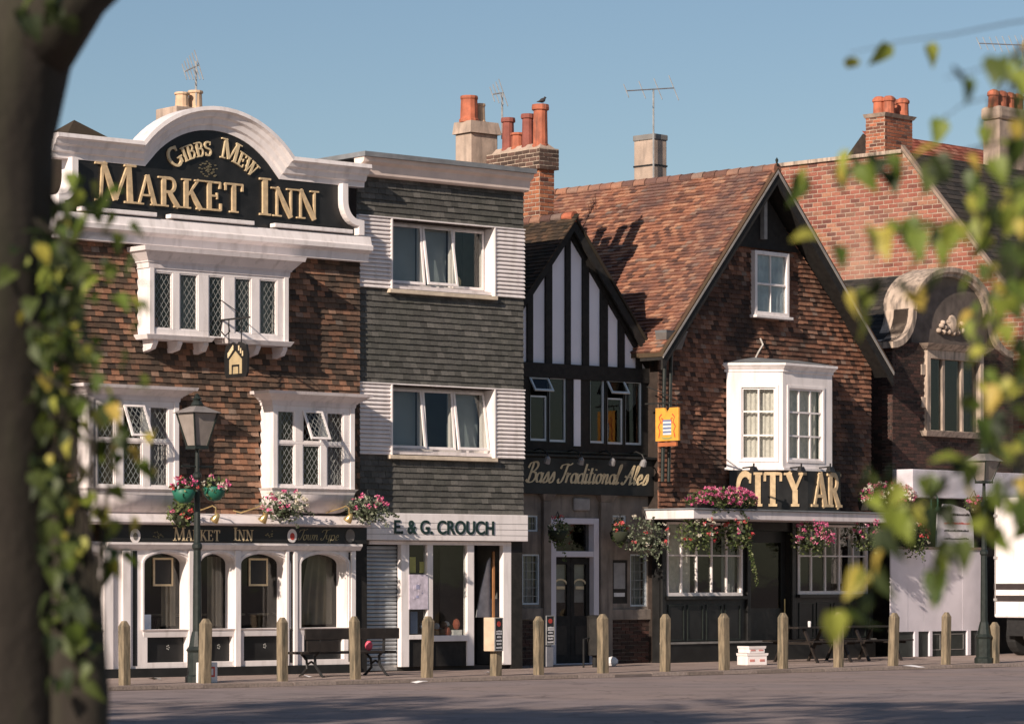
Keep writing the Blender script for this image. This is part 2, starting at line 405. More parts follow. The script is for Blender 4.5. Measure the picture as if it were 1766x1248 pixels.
FRONT = Matrix(((1,0,0,0),(0,0,-1,0),(0,1,0,0),(0,0,0,1)))     # plane (p, q, n) -> (x, -n, z)
def front_at(y): return Matrix.Translation((0, y, 0)) @ FRONT
def side_at(x):   # left-facing cross wall: p runs toward the street (-y), n toward -x
    return Matrix(((0,0,-1,x),(-1,0,0,0),(0,1,0,0),(0,0,0,1)))
def plane_at(o, p, q):
    p = Vector(p).normalized(); q = Vector(q).normalized(); n = p.cross(q).normalized()
    return Matrix(((p.x,q.x,n.x,o[0]),(p.y,q.y,n.y,o[1]),(p.z,q.z,n.z,o[2]),(0,0,0,1)))

# ---------------------------------------------------------------- lettering
def arc(cx, cy, rx, ry, a0, a1, n=14):
    return [(cx+rx*math.cos(R(a0+(a1-a0)*i/n)), cy+ry*math.sin(R(a0+(a1-a0)*i/n))) for i in range(n+1)]
T_, t_ = .17, .075
SERIF = {
 'M': (1.16, [([(.14,0),(.2,1)],t_), ([(.2,1),(.58,.06)],T_), ([(.58,.06),(.94,1)],t_), ([(.94,1),(1.0,0)],T_)], [(.14,0),(1.0,0),(.14,1),(.99,1)]),
 'A': (.86, [([(.12,0),(.42,1)],t_), ([(.42,1),(.72,0)],T_), ([(.22,.32),(.62,.32)],t_)], [(.12,0),(.74,0)]),
 'R': (.86, [([(.2,0),(.2,1)],T_), ([(.2,.96)]+arc(.42,.73,.2,.23,90,-90)+[(.2,.5)],.11), ([(.4,.5),(.76,0)],T_)], [(.2,0),(.16,1),(.76,0)]),
 'K': (.9, [([(.2,0),(.2,1)],T_), ([(.26,.45),(.68,1)],t_), ([(.38,.58),(.76,0)],T_)], [(.2,0),(.2,1),(.7,1),(.76,0)]),
 'E': (.74, [([(.2,0),(.2,1)],T_), ([(.2,.965),(.62,.965)],t_), ([(.2,.51),(.5,.51)],t_), ([(.2,.035),(.64,.035)],t_), ([(.61,.98),(.61,.76)],t_), ([(.64,.02),(.64,.26)],t_), ([(.49,.4),(.49,.62)],.06)], [(.16,0),(.16,1)]),
 'T': (.84, [([(.42,0),(.42,1)],T_), ([(.08,.965),(.76,.965)],t_), ([(.09,.98),(.09,.74)],t_), ([(.75,.98),(.75,.74)],t_)], [(.42,0)]),
 'I': (.44, [([(.22,0),(.22,1)],T_)], [(.22,0),(.22,1)]),
 'N': (.96, [([(.2,0),(.2,1)],t_), ([(.18,1),(.76,0)],T_), ([(.76,0),(.76,1)],t_)], [(.2,0),(.12,1),(.76,1)]),
 'G': (.92, [(arc(.48,.5,.36,.46,50,315),.13), ([(.74,.42),(.74,.08)],T_), ([(.73,.98),(.71,.7)],.06)], [(.72,.42)]),
 'B': (.8, [([(.2,0),(.2,1)],T_), ([(.2,.96)]+arc(.4,.755,.19,.205,90,-90)+[(.2,.55)],.10), ([(.2,.55)]+arc(.42,.295,.24,.255,90,-90)+[(.2,.04)],.11)], [(.14,0),(.14,1)]),
 'S': (.68, [(arc(.34,.735,.23,.225,40,250,12)+arc(.34,.27,.25,.23,80,-150,12),.12), ([(.54,.98),(.53,.74)],.06), ([(.1,.02),(.11,.26)],.06)], []),
 'W': (1.2, [([(.12,1),(.36,0)],T_), ([(.36,0),(.6,1)],t_), ([(.58,1),(.82,0)],T_), ([(.82,0),(1.06,1)],t_)], [(.12,1),(.6,1),(1.06,1)]),
 'C': (.84, [(arc(.48,.5,.36,.46,50,312),.15), ([(.74,.97),(.72,.68)],.07), ([(.73,.04),(.72,.24)],.06)], []),
 'Y': (.9, [([(.14,1),(.45,.48)],T_), ([(.76,1),(.45,.48)],t_), ([(.45,.5),(.45,0)],T_)], [(.14,1),(.77,1),(.45,0)]),
}
def ribbon(mb, pts, w, x0, z0, sx, sz, y0, y1, tf=None, nib=None):
    n = len(pts); L = []; Rr = []
    for i, (x, y) in enumerate(pts):
        a = pts[max(i-1, 0)]; b = pts[min(i+1, n-1)]; dx, dy = b[0]-a[0], b[1]-a[1]; l = math.hypot(dx, dy) or 1
        k = w/2
        if nib: k = nib(dx/l, dy/l)*w/2
        nx, ny = -dy/l*k, dx/l*k
        L.append((x+nx, y+ny)); Rr.append((x-nx, y-ny))
    tf = tf or (lambda x, y: (x0+x*sx, z0+y*sz))
    for i in range(n-1):
        q = [tf(*L[i]), tf(*Rr[i]), tf(*Rr[i+1]), tf(*L[i+1])]
        mb.ext(q, y0, y1)
def serif_letter(ch, x0, z0, sx, sz, y0, y1, tf=None, bold=1.0):
    mb = MB(); wd, st, se = SERIF[ch]
    tf = tf or (lambda x, y: (x0+x*sx, z0+y*sz))
    for i, (p, wdt) in enumerate(st): ribbon(mb, p, wdt*bold, 0, 0, 1, 1, y0-.0007*i, y1, tf)
    for j, (x, y) in enumerate(se):
        h = .06*bold; yy = y if y == 0 else y-h
        mb.ext([tf(x-.17, yy), tf(x+.17, yy), tf(x+.17, yy+h), tf(x-.17, yy+h)], y0-.0007*(j+5), y1)
    return mb, wd
def el(cx, cy, rx, ry, a0=80, a1=440): return arc(cx, cy, rx, ry, a0, a1, 14)
SCRIPT = {
 'a': (.5, [el(.22,.25,.17,.24), [(.42,.5),(.39,.1),(.45,0),(.55,.1)]]), 's': (.42, [[(.02,.02),(.14,.25),(.26,.52),(.32,.4),(.36,.2),(.28,.02),(.14,0),(.06,.08)]]),
 'r': (.4, [[(.06,.42),(.12,.5),(.12,0)], [(.12,.25),(.22,.46),(.34,.46)]]), 'd': (.52, [el(.22,.25,.17,.24), [(.44,1),(.40,.1),(.46,0),(.55,.1)]]),
 'i': (.26, [[(.1,.5),(.1,.1),(.16,0),(.26,.1)], [(.12,.68),(.13,.74)]]), 't': (.3, [[(.12,.8),(.1,.1),(.17,0),(.28,.1)], [(0,.52),(.28,.54)]]),
 'o': (.44, [el(.2,.25,.16,.24), [(.3,.46),(.46,.42)]]), 'n': (.52, [[(.04,.42),(.1,.5),(.1,0)], [(.1,.2),(.2,.44),(.32,.48),(.36,.36),(.35,.1),(.41,0),(.52,.1)]]),
 'l': (.28, [[(.02,.2),(.2,.8),(.17,1),(.1,.85),(.1,.1),(.17,0),(.28,.1)]]), 'e': (.42, [[(.04,.2),(.3,.3),(.27,.47),(.17,.5),(.06,.3),(.09,.06),(.2,0),(.4,.12)]]),
 'w': (.6, [[(.05,.5),(.08,.08),(.16,0),(.28,.12),(.29,.5),(.29,.1),(.38,0),(.5,.15),(.5,.5),(.6,.42)]]), 'y': (.48, [[(.06,.5),(.08,.16),(.16,.08),(.34,.2),(.38,.5)], [(.38,.5),(.34,-.2),(.2,-.34),(.1,-.24)]]),
 'p': (.5, [[(.1,.5),(.06,-.35)], el(.26,.25,.17,.24)]),
 'B': (.70, [[(.2,0),(.3,1)], [(.0,.72),(.12,.98),(.5,1.03),(.64,.85),(.52,.62),(.28,.52)], [(.28,.52),(.58,.48),(.66,.25),(.5,.02),(.2,0),(.02,.12)]]),
 'T': (.50, [[(.02,.72),(.1,.9),(.4,.96),(.62,.92),(.8,1.02)], [(.48,.95),(.38,.35),(.26,.04),(.1,0),(.02,.12),(.08,.2)]]),
 'A': (.8, [[(-.05,.1),(.05,0),(.2,.1),(.62,1)], [(.62,1),(.58,.1),(.64,0),(.78,.1)], [(.1,.42),(.3,.36),(.62,.4)]]),
 ' ': (.24, []),
}
def script_text(txt, x0, z0, xlen, h, y0, y1, slant=.28, w=.11):
    tot = sum(SCRIPT[c][0] for c in txt); sx = xlen/tot; mb = MB(); x = 0; k = 0
    nib = lambda dx, dy: .35+.65*abs(dx*-.25+dy*.97)
    for c in txt:
        wd, st = SCRIPT[c]
        for p in st:
            k += 1
            ribbon(mb, [(a+x, b) for a, b in p], w, 0, 0, 1, 1, y0-.0004*(k % 5), y1, lambda a, b: (x0+(a+slant*b)*sx, z0+b*h), nib)
        x += wd
    return mb
def script_letters(txt, x0, z0, xlen, h, y0, y1, slant=.28, w=.11):
    tot = sum(SCRIPT[c][0] for c in txt); sx = xlen/tot; x = 0; out = []
    nib = lambda dx, dy: .30+.70*abs(dx*-.25+dy*.97)
    for i, c in enumerate(txt):
        wd, st = SCRIPT[c]; mb = MB()
        for k, p in enumerate(st):
            q = [p[0]]
            for a, b, c_, d in zip([p[0]]+p[:-2], p[:-1], p[1:], p[2:]+[p[-1]]):     # smooth the skeleton
                for t in (.25, .5, .75, 1.0):
                    q.append(tuple(.5*((2*b[j])+(-a[j]+c_[j])*t+(2*a[j]-5*b[j]+4*c_[j]-d[j])*t*t+(-a[j]+3*b[j]-3*c_[j]+d[j])*t**3) for j in (0, 1)))
            ribbon(mb, [(a+x, b) for a, b in q], w, 0, 0, 1, 1, y0-.0006*k, y1, lambda a, b: (x0+(a+slant*b)*sx, z0+b*h), nib)
        if st: out.append((i, mb))
        x += wd
    return out
def sans_mesh(txt, height, xlen, depth):
    cu = bpy.data.curves.new('t', 'FONT'); cu.body = txt; cu.size = 1; cu.extrude = .02; cu.offset = .022
    o = bpy.data.objects.new('t', cu); COL.objects.link(o); dg = bpy.context.evaluated_depsgraph_get()
    me = bpy.data.meshes.new_from_object(o.evaluated_get(dg)); COL.objects.unlink(o); bpy.data.objects.remove(o)
    xs = [v.co.x for v in me.vertices]; ys = [v.co.y for v in me.vertices]
    x0, x1, y0_, y1_ = min(xs), max(xs), min(ys), max(ys)
    for v in me.vertices:
        x, y, z = v.co; v.co = ((x-x0)/(x1-x0)*xlen, -z/.02*depth, (y-y0_)/(y1_-y0_)*height)
    return me

# ---------------------------------------------------------------- windows
def lattice(mb, x0, x1, z0, z1, y, sx=.105, sz=.16, w=.008):
    """leaded lights: diamond came clipped to the pane"""
    for sgn in (1, -1):
        k = -60
        while k < 60:
            pts = []      # line through (x0 + k*sx, z0) with slope sgn*sz/sx
            m = sgn*sz/sx; xa = x0 + k*sx
            cand = []
            for xx in (x0, x1):
                zz = z0 + m*(xx-xa)
                if z0 <= zz <= z1: cand.append((xx, zz))
            for zz in (z0, z1):
                xx = xa + (zz-z0)/m
                if x0 < xx < x1: cand.append((xx, zz))
            if len(cand) >= 2:
                a, b = cand[0], cand[1]
                if math.hypot(a[0]-b[0], a[1]-b[1]) > .02:
                    yy = y - (.002 if sgn > 0 else 0)
                    dx, dz = b[0]-a[0], b[1]-a[1]; l = math.hypot(dx, dz); nx, nz = -dz/l*w/2, dx/l*w/2
                    mb.ext([(a[0]-nx,a[1]-nz),(b[0]-nx,b[1]-nz),(b[0]+nx,b[1]+nz),(a[0]+nx,a[1]+nz)], yy, yy+.006)
            k += 1
    return mb
def curtain(x0, x1, z0, z1, y, mat, parent, waves=5, amp=.025, name='curtain', pull=0.0):
    mb = MB(); n = waves*6; m = 6; vs = []
    for j in range(m+1):
        t = j/m
        for i in range(n+1):
            s_ = i/n; xr = x1 - pull*(1-(1-t)**2)*(x1-x0)*0.0
            xx = x0 + (x1-x0)*s_
            if pull: xx = x1 - (x1-x0)*(1-s_)*(1 - pull*math.sin(t*math.pi*.5))
            vs.append((xx, y+amp*math.sin(s_*waves*2*math.pi), z1+(z0-z1)*t))
    mb.add(vs, [(j*(n+1)+i, j*(n+1)+i+1, (j+1)*(n+1)+i+1, (j+1)*(n+1)+i) for j in range(m) for i in range(n)])
    return mb.build(name, mat, parent, smooth=True)

# ================================================================ SETTING
FM0 = Fr((225-UC)/F*1.7*F/168.0, 1.7*F/168.0, 50.0)          # line of the Market Inn and the tiled house
M = FM0.sub(FM0.X(95), 0.0)
XM = M.X(622)                       # right end of the inn
K = M.sub(XM, .10)                  # tiled house
XK = K.X(903)
H = M.sub(XM, 1.8)                  # timber-framed house, set back
_c = M.sub(0, 1.5)
CC = _c.sub(_c.X(1143), 0, -6.0)    # gabled pub, turned away a little
BL0 = FM0.sub(0, 0)                 # bollard line, found below
def gpt(u, v, z=0.0):
    k = (z-EYE)/((VH-v)/F); return Vector(((u-UC)/F*k, k, z))
B0, B1 = gpt(215, 1181), gpt(1715, 1143)
BA = 90 - math.degrees(math.atan2(B1.y-B0.y, B1.x-B0.x))
BL = Fr(B0.x, B0.y, BA)

def ground_mat(name, c0, c1, c2, sc):
    m, n, b = mat_base(name)
    a = noise(n, sc, 6); d = noise(n, 70, 3); e = noise(n, .35, 4, (.35, 1.0, 1))
    c = mixc(n, ramp(n, a, [(.35,(0,0,0)),(.65,(1,1,1))]), c0, c1)
    c = mixc(n, mth(n, 'MULTIPLY', ramp(n, e, [(.42,(0,0,0)),(.62,(1,1,1))]), .65), c, c2)
    v = n.nodes.new('ShaderNodeTexVoronoi'); v.feature = 'DISTANCE_TO_EDGE'; v.inputs['Scale'].default_value = .45
    g = n.nodes.new('ShaderNodeNewGeometry'); wv = n.nodes.new('ShaderNodeVectorMath'); wv.operation = 'ADD'
    nw = n.nodes.new('ShaderNodeTexNoise'); nw.inputs['Scale'].default_value = 1.7; n.links.new(g.outputs['Position'], nw.inputs['Vector'])
    n.links.new(g.outputs['Position'], wv.inputs[0]); n.links.new(nw.outputs['Color'], wv.inputs[1]); n.links.new(wv.outputs[0], v.inputs['Vector'])
    c = mixc(n, mth(n, 'MULTIPLY', ramp(n, v.outputs['Distance'], [(.0,(1,1,1)),(.022,(0,0,0))]), .55), c, tuple(x*.45 for x in c0))
    st = ramp(n, noise(n, .9, 3, (.5, 1.4, 1)), [(.60,(0,0,0)),(.66,(1,1,1))])
    c = mixc(n, mth(n, 'MULTIPLY', st, .35), c, tuple(x*.6 for x in c0))
    c = mixc(n, .5, c, mixc(n, 1.0, c, ramp(n, d, [(.2,(.45,.45,.45)),(.8,(1.5,1.5,1.5))]), 'MULTIPLY'))
    n.links.new(c, b.inputs['Base Color']); b.inputs['Roughness'].default_value = .9; b.inputs['Specular IOR Level'].default_value = .2
    k = n.nodes.new('ShaderNodeBump'); k.inputs['Strength'].default_value = .6; k.inputs['Distance'].default_value = .02
    n.links.new(d, k.inputs['Height']); n.links.new(k.outputs[0], b.inputs['Normal']); return m
ASPH = ground_mat('worn_pink_grey_asphalt', (.24,.20,.195), (.31,.255,.245), (.33,.255,.225), 1.1)
PAVE = ground_mat('pale_paving', (.34,.265,.23), (.42,.33,.285), (.27,.21,.185), 1.6)
mb = MB(); mb.add([(-1200,-600,-.07),(1200,-600,-.07),(1200,1800,-.07),(-1200,1800,-.07)], [(0,1,2,3)])
struct(mb.build('ground', ASPH))
# pavement from the houses to just outside the bollards, a low kerb in front of it
a0 = BL.world(-14, -.28); a1 = BL.world(40, -.28); b1 = BL.world(40, 24); b0 = BL.world(-14, 24)
mb = MB(); mb.extz([(p.x, p.y) for p in (a0, a1, b1, b0)], -.068, 0.0); struct(mb.build('pavement', PAVE))
LINE = pm('worn_road_line', (.42,.38,.35), .9, .3, 8, bump=.3, dirt=((.24,.20,.19), .9), dcut=(.42,.55))
p0, p1 = gpt(150, 1216, -.066), gpt(560, 1201, -.066); nn = Vector((-(p1-p0).y, (p1-p0).x, 0)).normalized()*.05
struct(MB().add([p0-nn, p1-nn, p1+nn, p0+nn], [(0,1,2,3)]).build('road_marking', LINE))
kerb = struct(MB().box(-14, 40, -.415, -.284, -.066, -.02).build('kerb', pm('kerb_bed', (.16,.13,.12), .9, .2, 2, bump=.3)))
KS = pal('kerb_stone', [(0,(.22,.18,.155)),(.5,(.28,.23,.20)),(1,(.34,.28,.25))], grain=.5)
ksm = MB().box(-.45, .45, -.42, -.286, -.064, -.003).mesh('kerb_stone'); ksm.materials.append(KS)
for k in range(56): put(ksm, 'kerb_stone', kerb, Matrix.Translation((-12+.915*k, random.uniform(-.006,.006), random.uniform(-.004,.003))))
kerb.location = BL.world(0, 0); kerb.rotation_euler = (0, 0, BL.rz)

# ================================================================ MARKET INN
mk = thing('public_house', 'tile-hung pub with arched black parapet sign and white arcaded ground floor', 'building', M)
z_led1 = M.Z(420, 886, -.2); z_led0 = M.Z(420, 907, -.2)     # grey ledge over the fascia
z_f0 = M.Z(420, 935)                                          # fascia foot
z_cb = M.Z(360, 432); z_ct = M.Z(360, 386)                    # main cornice
z_tile1 = z_cb + .05
zS = .5*(M.Z(245, 246, -.2) + M.Z(500, 269, -.2)); zPk = M.Z(358, 182, -.25)
XW = 3.2
mb = MB()
mb.box(0, XM, .95, 8.0, 0, z_ct-.05)
mb.box(0, .2, .25, .949, 0, z_ct-.05); mb.box(XM-.2, XM-.001, .25, .949, 0, z_ct-.05)
mb.box(.2, XM-.2, .25, .949, z_led0+.1, z_led1+.1); mb.box(.2, XM-.2, .25, .949, M.Z(400, 640), M.Z(400, 625))
mb.build('wall', pal('inn_brick_core', [(0,(.10,.05,.035)),(1,(.16,.08,.05))]), mk)
# upper windows: (x0, x1, z0, z1, projection, lights)
PJ = .33
def px_rect(Fm, u0, u1, v0, v1, y): # v measured at the middle column
    um = (u0+u1)/2; return (Fm.X(u0, y), Fm.X(u1, y), Fm.Z(um, v1, y), Fm.Z(um, v0, y))
def oriel(parent, x0, x1, z0, z1, p, lights, cor, name='window', mullion_caps=True, lead=True, glass=GLASS, room=None):
    mb = MB(); mb.wall(x0, x1, z0, z1, lights, -p, -p+.09)
    mb.box(x0, x0+.09, -p+.09, .24, z0, z1); mb.box(x1-.09, x1, -p+.09, .24, z0, z1)
    mb.box(x0+.09, x1-.09, -p+.09, .24, z0, z0+.03); mb.box(x0+.09, x1-.09, -p+.09, .24, z1-.03, z1)
    # raised strips at the corners and between the lights
    for xa in (x0, x1-.10): mb.box(xa, xa+.10, -p-.022, -p, z0, z1)
    w_ = mb.build(name, WHITE2, parent, bevel=.006)
    for (a, b, c, d) in lights:
        MB().frame(a, b, c, d, .022, -p+.012, -p+.05).build('casement', WHITE2, w_)
        MB().box(a+.02, b-.02, -p+.05, -p+.056, c+.02, d-.02).build('pane', glass, w_)
        if lead: lattice(MB(), a+.02, b-.02, c+.02, d-.02, -p+.042).build('leading', LEAD, w_)
    e, hc = cor
    mb = MB()
    mb.frus(x0, x1, -p, .05, z1, z1+hc*.28, .02, .03); mb.frus(x0, x1, -p, .05, z1+hc*.28, z1+hc*.36, .05, .055)
    mb.frus(x0, x1, -p, .05, z1+hc*.36, z1+hc*.78, .06, e-.03); mb.frus(x0, x1, -p, .05, z1+hc*.78, z1+hc, e, e+.02)
    mb.build('cornice', WHITE, w_)
    return w_
# --- top oriel: two pairs of lights either side of a sunken middle light
zt = M.Z(375, 470, -PJ); zb = M.Z(375, 582, -PJ)
xl, xr_ = M.X(257, -PJ), M.X(497, -PJ)
def L(u0, u1, y=-PJ): return (M.X(u0, y), M.X(u1, y))
zl0, zl1 = zb+.10, zt-.06
lts = [(*L(266, 298), zl0, zl1), (*L(310, 342), zl0, zl1), (*L(360, 386), zb-.001, zl1), (*L(405, 434), zl0, zl1), (*L(448, 478), zl0, zl1)]
wtop = oriel(mk, xl, xr_, zb, zt, PJ, lts, (.22, .36), 'oriel_window')
for ua, ub in ((247, 367), (386, 503)):
    s0, s1 = M.X(ua+8, -PJ), M.X(ub-4, -PJ)
    mb = MB(); mb.frus(s0, s1, -PJ, .05, zb-.09, zb-.005, .02, .07); mb.build('sill', WHITE2, wtop, bevel=.008)
for u_ in (263, 305, 350, 440, 486):
    x_ = M.X(u_, -PJ+.12)
    MB().extx([(-PJ+.02, zb-.095), (-PJ+.02, zb-.14), (-PJ+.1, zb-.25), (.05, zb-.30), (.05, zb-.095)], x_-.05, x_+.05).build('bracket', WHITE, wtop)
curtain(xl+.95, xl+1.35, zl0, zl1, .10, CURTAIN, wtop, 4); curtain(xr_-.75, xr_-.1, zl0, zl1, .10, CURTAIN, wtop, 6)
MB().lathe([(.03,0),(.06,.05),(.05,.12),(.02,.2)], xl+.32, -.05, 8).build('ornament', pm('terracotta_ornament', (.4,.2,.15)), wtop, loc=(0,0,zl0))
# --- first floor: two three-light windows
holes_t = [(xl, xr_, zb-.1, zt+.3)]
for which, (ul, ur, vt, vb, lights) in enumerate((
      (152, 308, 690, 842, ((168, 199), (213, 246), (259, 291))), (470, 611, 701, 842, ((479, 509), (522.5, 553), (564, 593))))):
    um = (ul+ur)/2
    x0, x1 = M.X(ul, -PJ), M.X(ur, -PJ); zt1 = M.Z(um, vt, -PJ); zb1 = M.Z(um, vb, -PJ)
    zm0, zm1 = M.Z(um, 767 if which else 762, -PJ), M.Z(um, 762 if which else 757, -PJ); za, zd = zb1+.05, zt1-.09
    lt = []; opening = []
    for k, (a, b) in enumerate(lights):
        lt.append((*L(a, b), za, zm0)); lt.append((*L(a, b), zm1, zd))
    mid = lt[3]
    w1 = oriel(mk, x0, x1, zb1, zt1, PJ, [q for i, q in enumerate(lt) if i != 3] + [mid], (.24, .25), 'bay_window')
    # the middle top light stands open: take its fixed pieces away and hang a tilted casement
    fixed = [c for c in w1.children if c.name.split('.')[0] in ('casement', 'pane', 'leading')][-3:]
    for o in fixed: bpy.data.objects.remove(o)
    a, b, c, d = mid; hh = d-c; ang = -R(27)
    hinge = (0, -PJ-.01, d)
    cs = MB().frame(a-.02, b+.02, -hh-.03, .0, .04, -.03, .0).build('open_casement', WHITE2, mk, loc=hinge, rot=(ang, 0, 0))
    MB().box(a+.02, b-.02, -.018, -.013, -hh+.01, -.04).build('pane', GLASS, cs)
    lattice(MB(), a+.02, b-.02, -hh+.01, -.04, -.026).build('leading', LEAD, cs)
    mb = MB(); mb.frus(x0, x1, -PJ, .05, zb1-.05, zb1-.003, .02, .06); mb.frus(x0, x1, -PJ, .05, zb1-.11, zb1-.051, 0, .02); mb.build('sill', WHITE2, w1, bevel=.006)
    ap = []; zA = zb1-.11; zB = zb1-.45       # coved apron under the sill
    n = 8
    for i in range(n+1):
        q = i/n*math.pi/2; ap.append((.12*(1-math.cos(q))*2.6, zA+(zB-zA)*math.sin(q)))
    mb = MB(); vs = []
    for e, z in ap:
        vs += [(x0+e, -PJ+e*.9, z), (x1-e, -PJ+e*.9, z), (x1-e, .05, z), (x0+e, .05, z)]
    mb.add(vs, [(4*i, 4*i+1, 4*i+5, 4*i+4) for i in range(n)] + [(4*i+1, 4*i+2, 4*i+6, 4*i+5) for i in range(n)] + [(4*i+3, 4*i, 4*i+4, 4*i+7) for i in range(n)])
    mb.build('apron', WHITE, w1, smooth=True)
    curtain(x0+.12, x0+.45, za, zd, .02, CURTAIN, w1, 4); curtain(x1-.4, x1-.1, za, zd, .02, CURTAIN, w1, 4)
    holes_t.append((x0, x1, zb1-.3, zt1+.2))
# front wall behind the tiles, open behind the windows
mb = MB(); mb.wall(.0, XM, z_led1, z_tile1, [(h[0]+.1, h[1]-.1, h[2]+.15, h[3]-.3) for h in holes_t], .05, .25)
mb.build('front_wall', BACKT, mk)
courses(mk, 'wall_tile', TILE, front_at(.05), [(.0, z_led1), (XM, z_led1), (XM, z_tile1), (.0, z_tile1)], holes_t, .165, .1, key=lambda t: abs(t[0]-XM*.42)+.2*abs(t[1]-4.5), lift=.042, jit=.007)
# --- ledge, fascia board and its lettering
MB().extx([(-.02, z_led0), (-.28, z_led0+.02), (-.30, z_led0+.05), (-.26, z_led0+.12), (-.22, z_led1-.03), (-.10, z_led1), (.05, z_led1), (.05, z_led0)], .05, XM+.02).build('ledge', WHITE, mk)
MB().box(M.X(180), M.X(627), -.10, .05, z_f0, z_led0-.002).build('fascia_board', BLACK, mk)
for ch_u, txt in ((299, 'MARKET'), (402, 'INN')):
    x = M.X(ch_u, -.1); zl = M.Z(ch_u+30, 932, -.1); k = (M.X(380 if txt == 'MARKET' else 437, -.1)-x)
    tot = sum(SERIF[c][0]*(1 if i == 0 else .82) for i, c in enumerate(txt)); sx = k/tot
    for i, c in enumerate(txt):
        s_ = 1 if i == 0 else .82
        m_, wd = serif_letter(c, x, zl, sx*s_, .235*s_, -.106, -.10); m_.build('letter', GOLDL, mk); x += wd*sx*s_
stuff(script_text('Town Type', M.X(513, -.1), M.Z(545, 931, -.1), M.X(584, -.1)-M.X(513, -.1), .20, -.105, -.10, .25, .09).build('script_lettering', pm('dull_gold', (.30,.26,.15)), mk))
for u_, inner in ((233, CONC), (503.5, REDP), (603.5, None)):
    x_, z_ = M.P(u_, 923.5, -.1)
    d_ = MB().ext([(x_+.105*math.cos(t*math.pi/12), z_+.125*math.sin(t*math.pi/12)) for t in range(24)], -.112, -.10).build('oval_plaque', WHITE2 if inner else CONC, mk)
    if inner: MB().ext([(x_+.05*math.cos(t*math.pi/8), z_-.01+.065*math.sin(t*math.pi/8)) for t in range(16)], -.117, -.112).build('emblem', inner, d_)
for u_ in (272, 466):                      # small gilt sprays on the fascia
    x_, z_ = M.P(u_, 922, -.1); mb = MB(); random.seed(int(u_))
    for k in range(14):
        a = random.random()*6.28; r = random.uniform(.02, .11); cx, cz = x_+r*1.1*math.cos(a), z_+r*.7*math.sin(a)
        mb.ext([(cx+.016*math.cos(t*1.05+a), cz+.011*math.sin(t*1.05+a)) for t in range(6)], -.104-.0003*k, -.10)
    stuff(mb.build('gilt_spray', pm('faded_gilt', (.22,.19,.11)), mk))
# --- arcaded ground floor
zt_g = z_f0-.001; z_pl = M.Z(350, 1150)         # top of the black plinth
zsill = M.Z(420, 1083, .02)
bays = [(160, 178), (249.5, 327), (346, 406), (416, 495), (520, 598)]
XL = M.X(180)
zsp = M.Z(420, 972); rise = M.Z(420, 954)-zsp
solid = []; xprev = .05
mbw = MB()
ops = [(M.X(a), M.X(b)) for a, b in bays[1:]]
ops.insert(0, (M.X(118), M.X(176)))
for a, b in ops:
    mbw.box(xprev, a, 0, .32, z_pl, zt_g); xprev = b
    mbw.arch(a, b, zt_g, zsp, rise, 0.0, .32)
    mbw.box(a, b, 0, .32, zsill-.06, zsill)
    mbw.box(a, b, .0, .32, z_pl, z_pl+.10)
    mbw.box(a, a+.06, .0, .32, z_pl+.10, zsill-.06); mbw.box(b-.06, b, .0, .32, z_pl+.10, zsill-.06)
mbw.box(xprev, M.X(614), 0, .32, z_pl, zt_g)
arcade = mbw.build('arcade', WHITE2, mk, bevel=.01)
for k, (a, b) in enumerate(ops):
    MB().box(a+.06, b-.06, .10, .13, z_pl+.10, zsill-.06).build('black_panel', BLACK, arcade)
    MB().box(a, b, .315, .325, zsill, zsp+rise).build('pane', GLASSD, arcade)
    mb = MB(); mb.frus(a-.02, b+.02, -.0, .1, zsill-.05, zsill-.004, .0, .05); mb.frus(a-.02, b+.02, -.0, .1, zsill-.14, zsill-.051, .0, .02); mb.build('sill', WHITE2, arcade, bevel=.006)
    # archivolt and raised panel mould
    xc, hw = (a+b)/2, (b-a)/2
    pts = [(a-.03, zsill)] + [(a-.03, zsp)] + [(xc+(hw+.03)*math.cos(math.pi*(1-i/14)), zsp+(rise+.03)*math.sin(math.pi*(1-i/14))) for i in range(15)] + [(b+.03, zsp), (b+.03, zsill)]
    pts = [p for i, p in enumerate(pts) if i == 0 or math.hypot(p[0]-pts[i-1][0], p[1]-pts[i-1][1]) > 1e-4]
    MB().sweep(pts, [(0, 0), (0, -.03), (.035, -.03), (.035, 0)]).build('arch_moulding', WHITE2, arcade)
    xk, zk = xc, zsp+rise+.11
    if k in (2, 3): MB().ball((b+.12, -.01, zk-.02), .05, .04, .05).build('boss', WHITE2, arcade, smooth=True)
    # small gilt marks on the black panel
    mb = MB()
    for j in range(5): mb.ext([(xc+.08+.025*math.cos(j*1.26)+.012*math.cos(t*1.57), (z_pl+zsill)/2+.02+.035*math.sin(j*1.26)+.012*math.sin(t*1.57)) for t in range(4)], .094-.0004*j, .1)
    mb.build('gilt_mark', pm('silver_mark', (.45,.45,.42)), arcade)
    if k in (1, 3):                        # framed notice hung in the window head
        xn, zn = M.X(264 if k == 1 else 429, .3), zsill+.76
        nb = MB().frame(xn, xn+.42, zn, zn+.50, .035, .29, .312).build('notice_frame', GOLDL, arcade); MB().box(xn+.035, xn+.385, .30, .31, zn+.035, zn+.465).build('notice_board', BLACK, arcade)
    if k == 4: curtain(xc-.05, b-.02, zsill+.05, zsp+rise, .42, BEIGE, arcade, 4, .03, pull=-.35)
    if k in (1, 2): curtain(b-.32, b-.02, zsill+.05, zsp+rise*.7, .42, BEIGE, arcade, 3, .03)
MB().box(ops[1][0]+.03, ops[1][0]+.32, .28, .30, zsill, zsill+.26).build('card', pm('pale_blue_card', (.55,.62,.72)), arcade)
for u_ in (229, 500, 601):                  # slim black channels between the pilasters
    MB().box(M.X(u_), M.X(u_)+.085, -.006, .01, z_pl+.05, zt_g-.16).build('channel', BLACK, arcade)
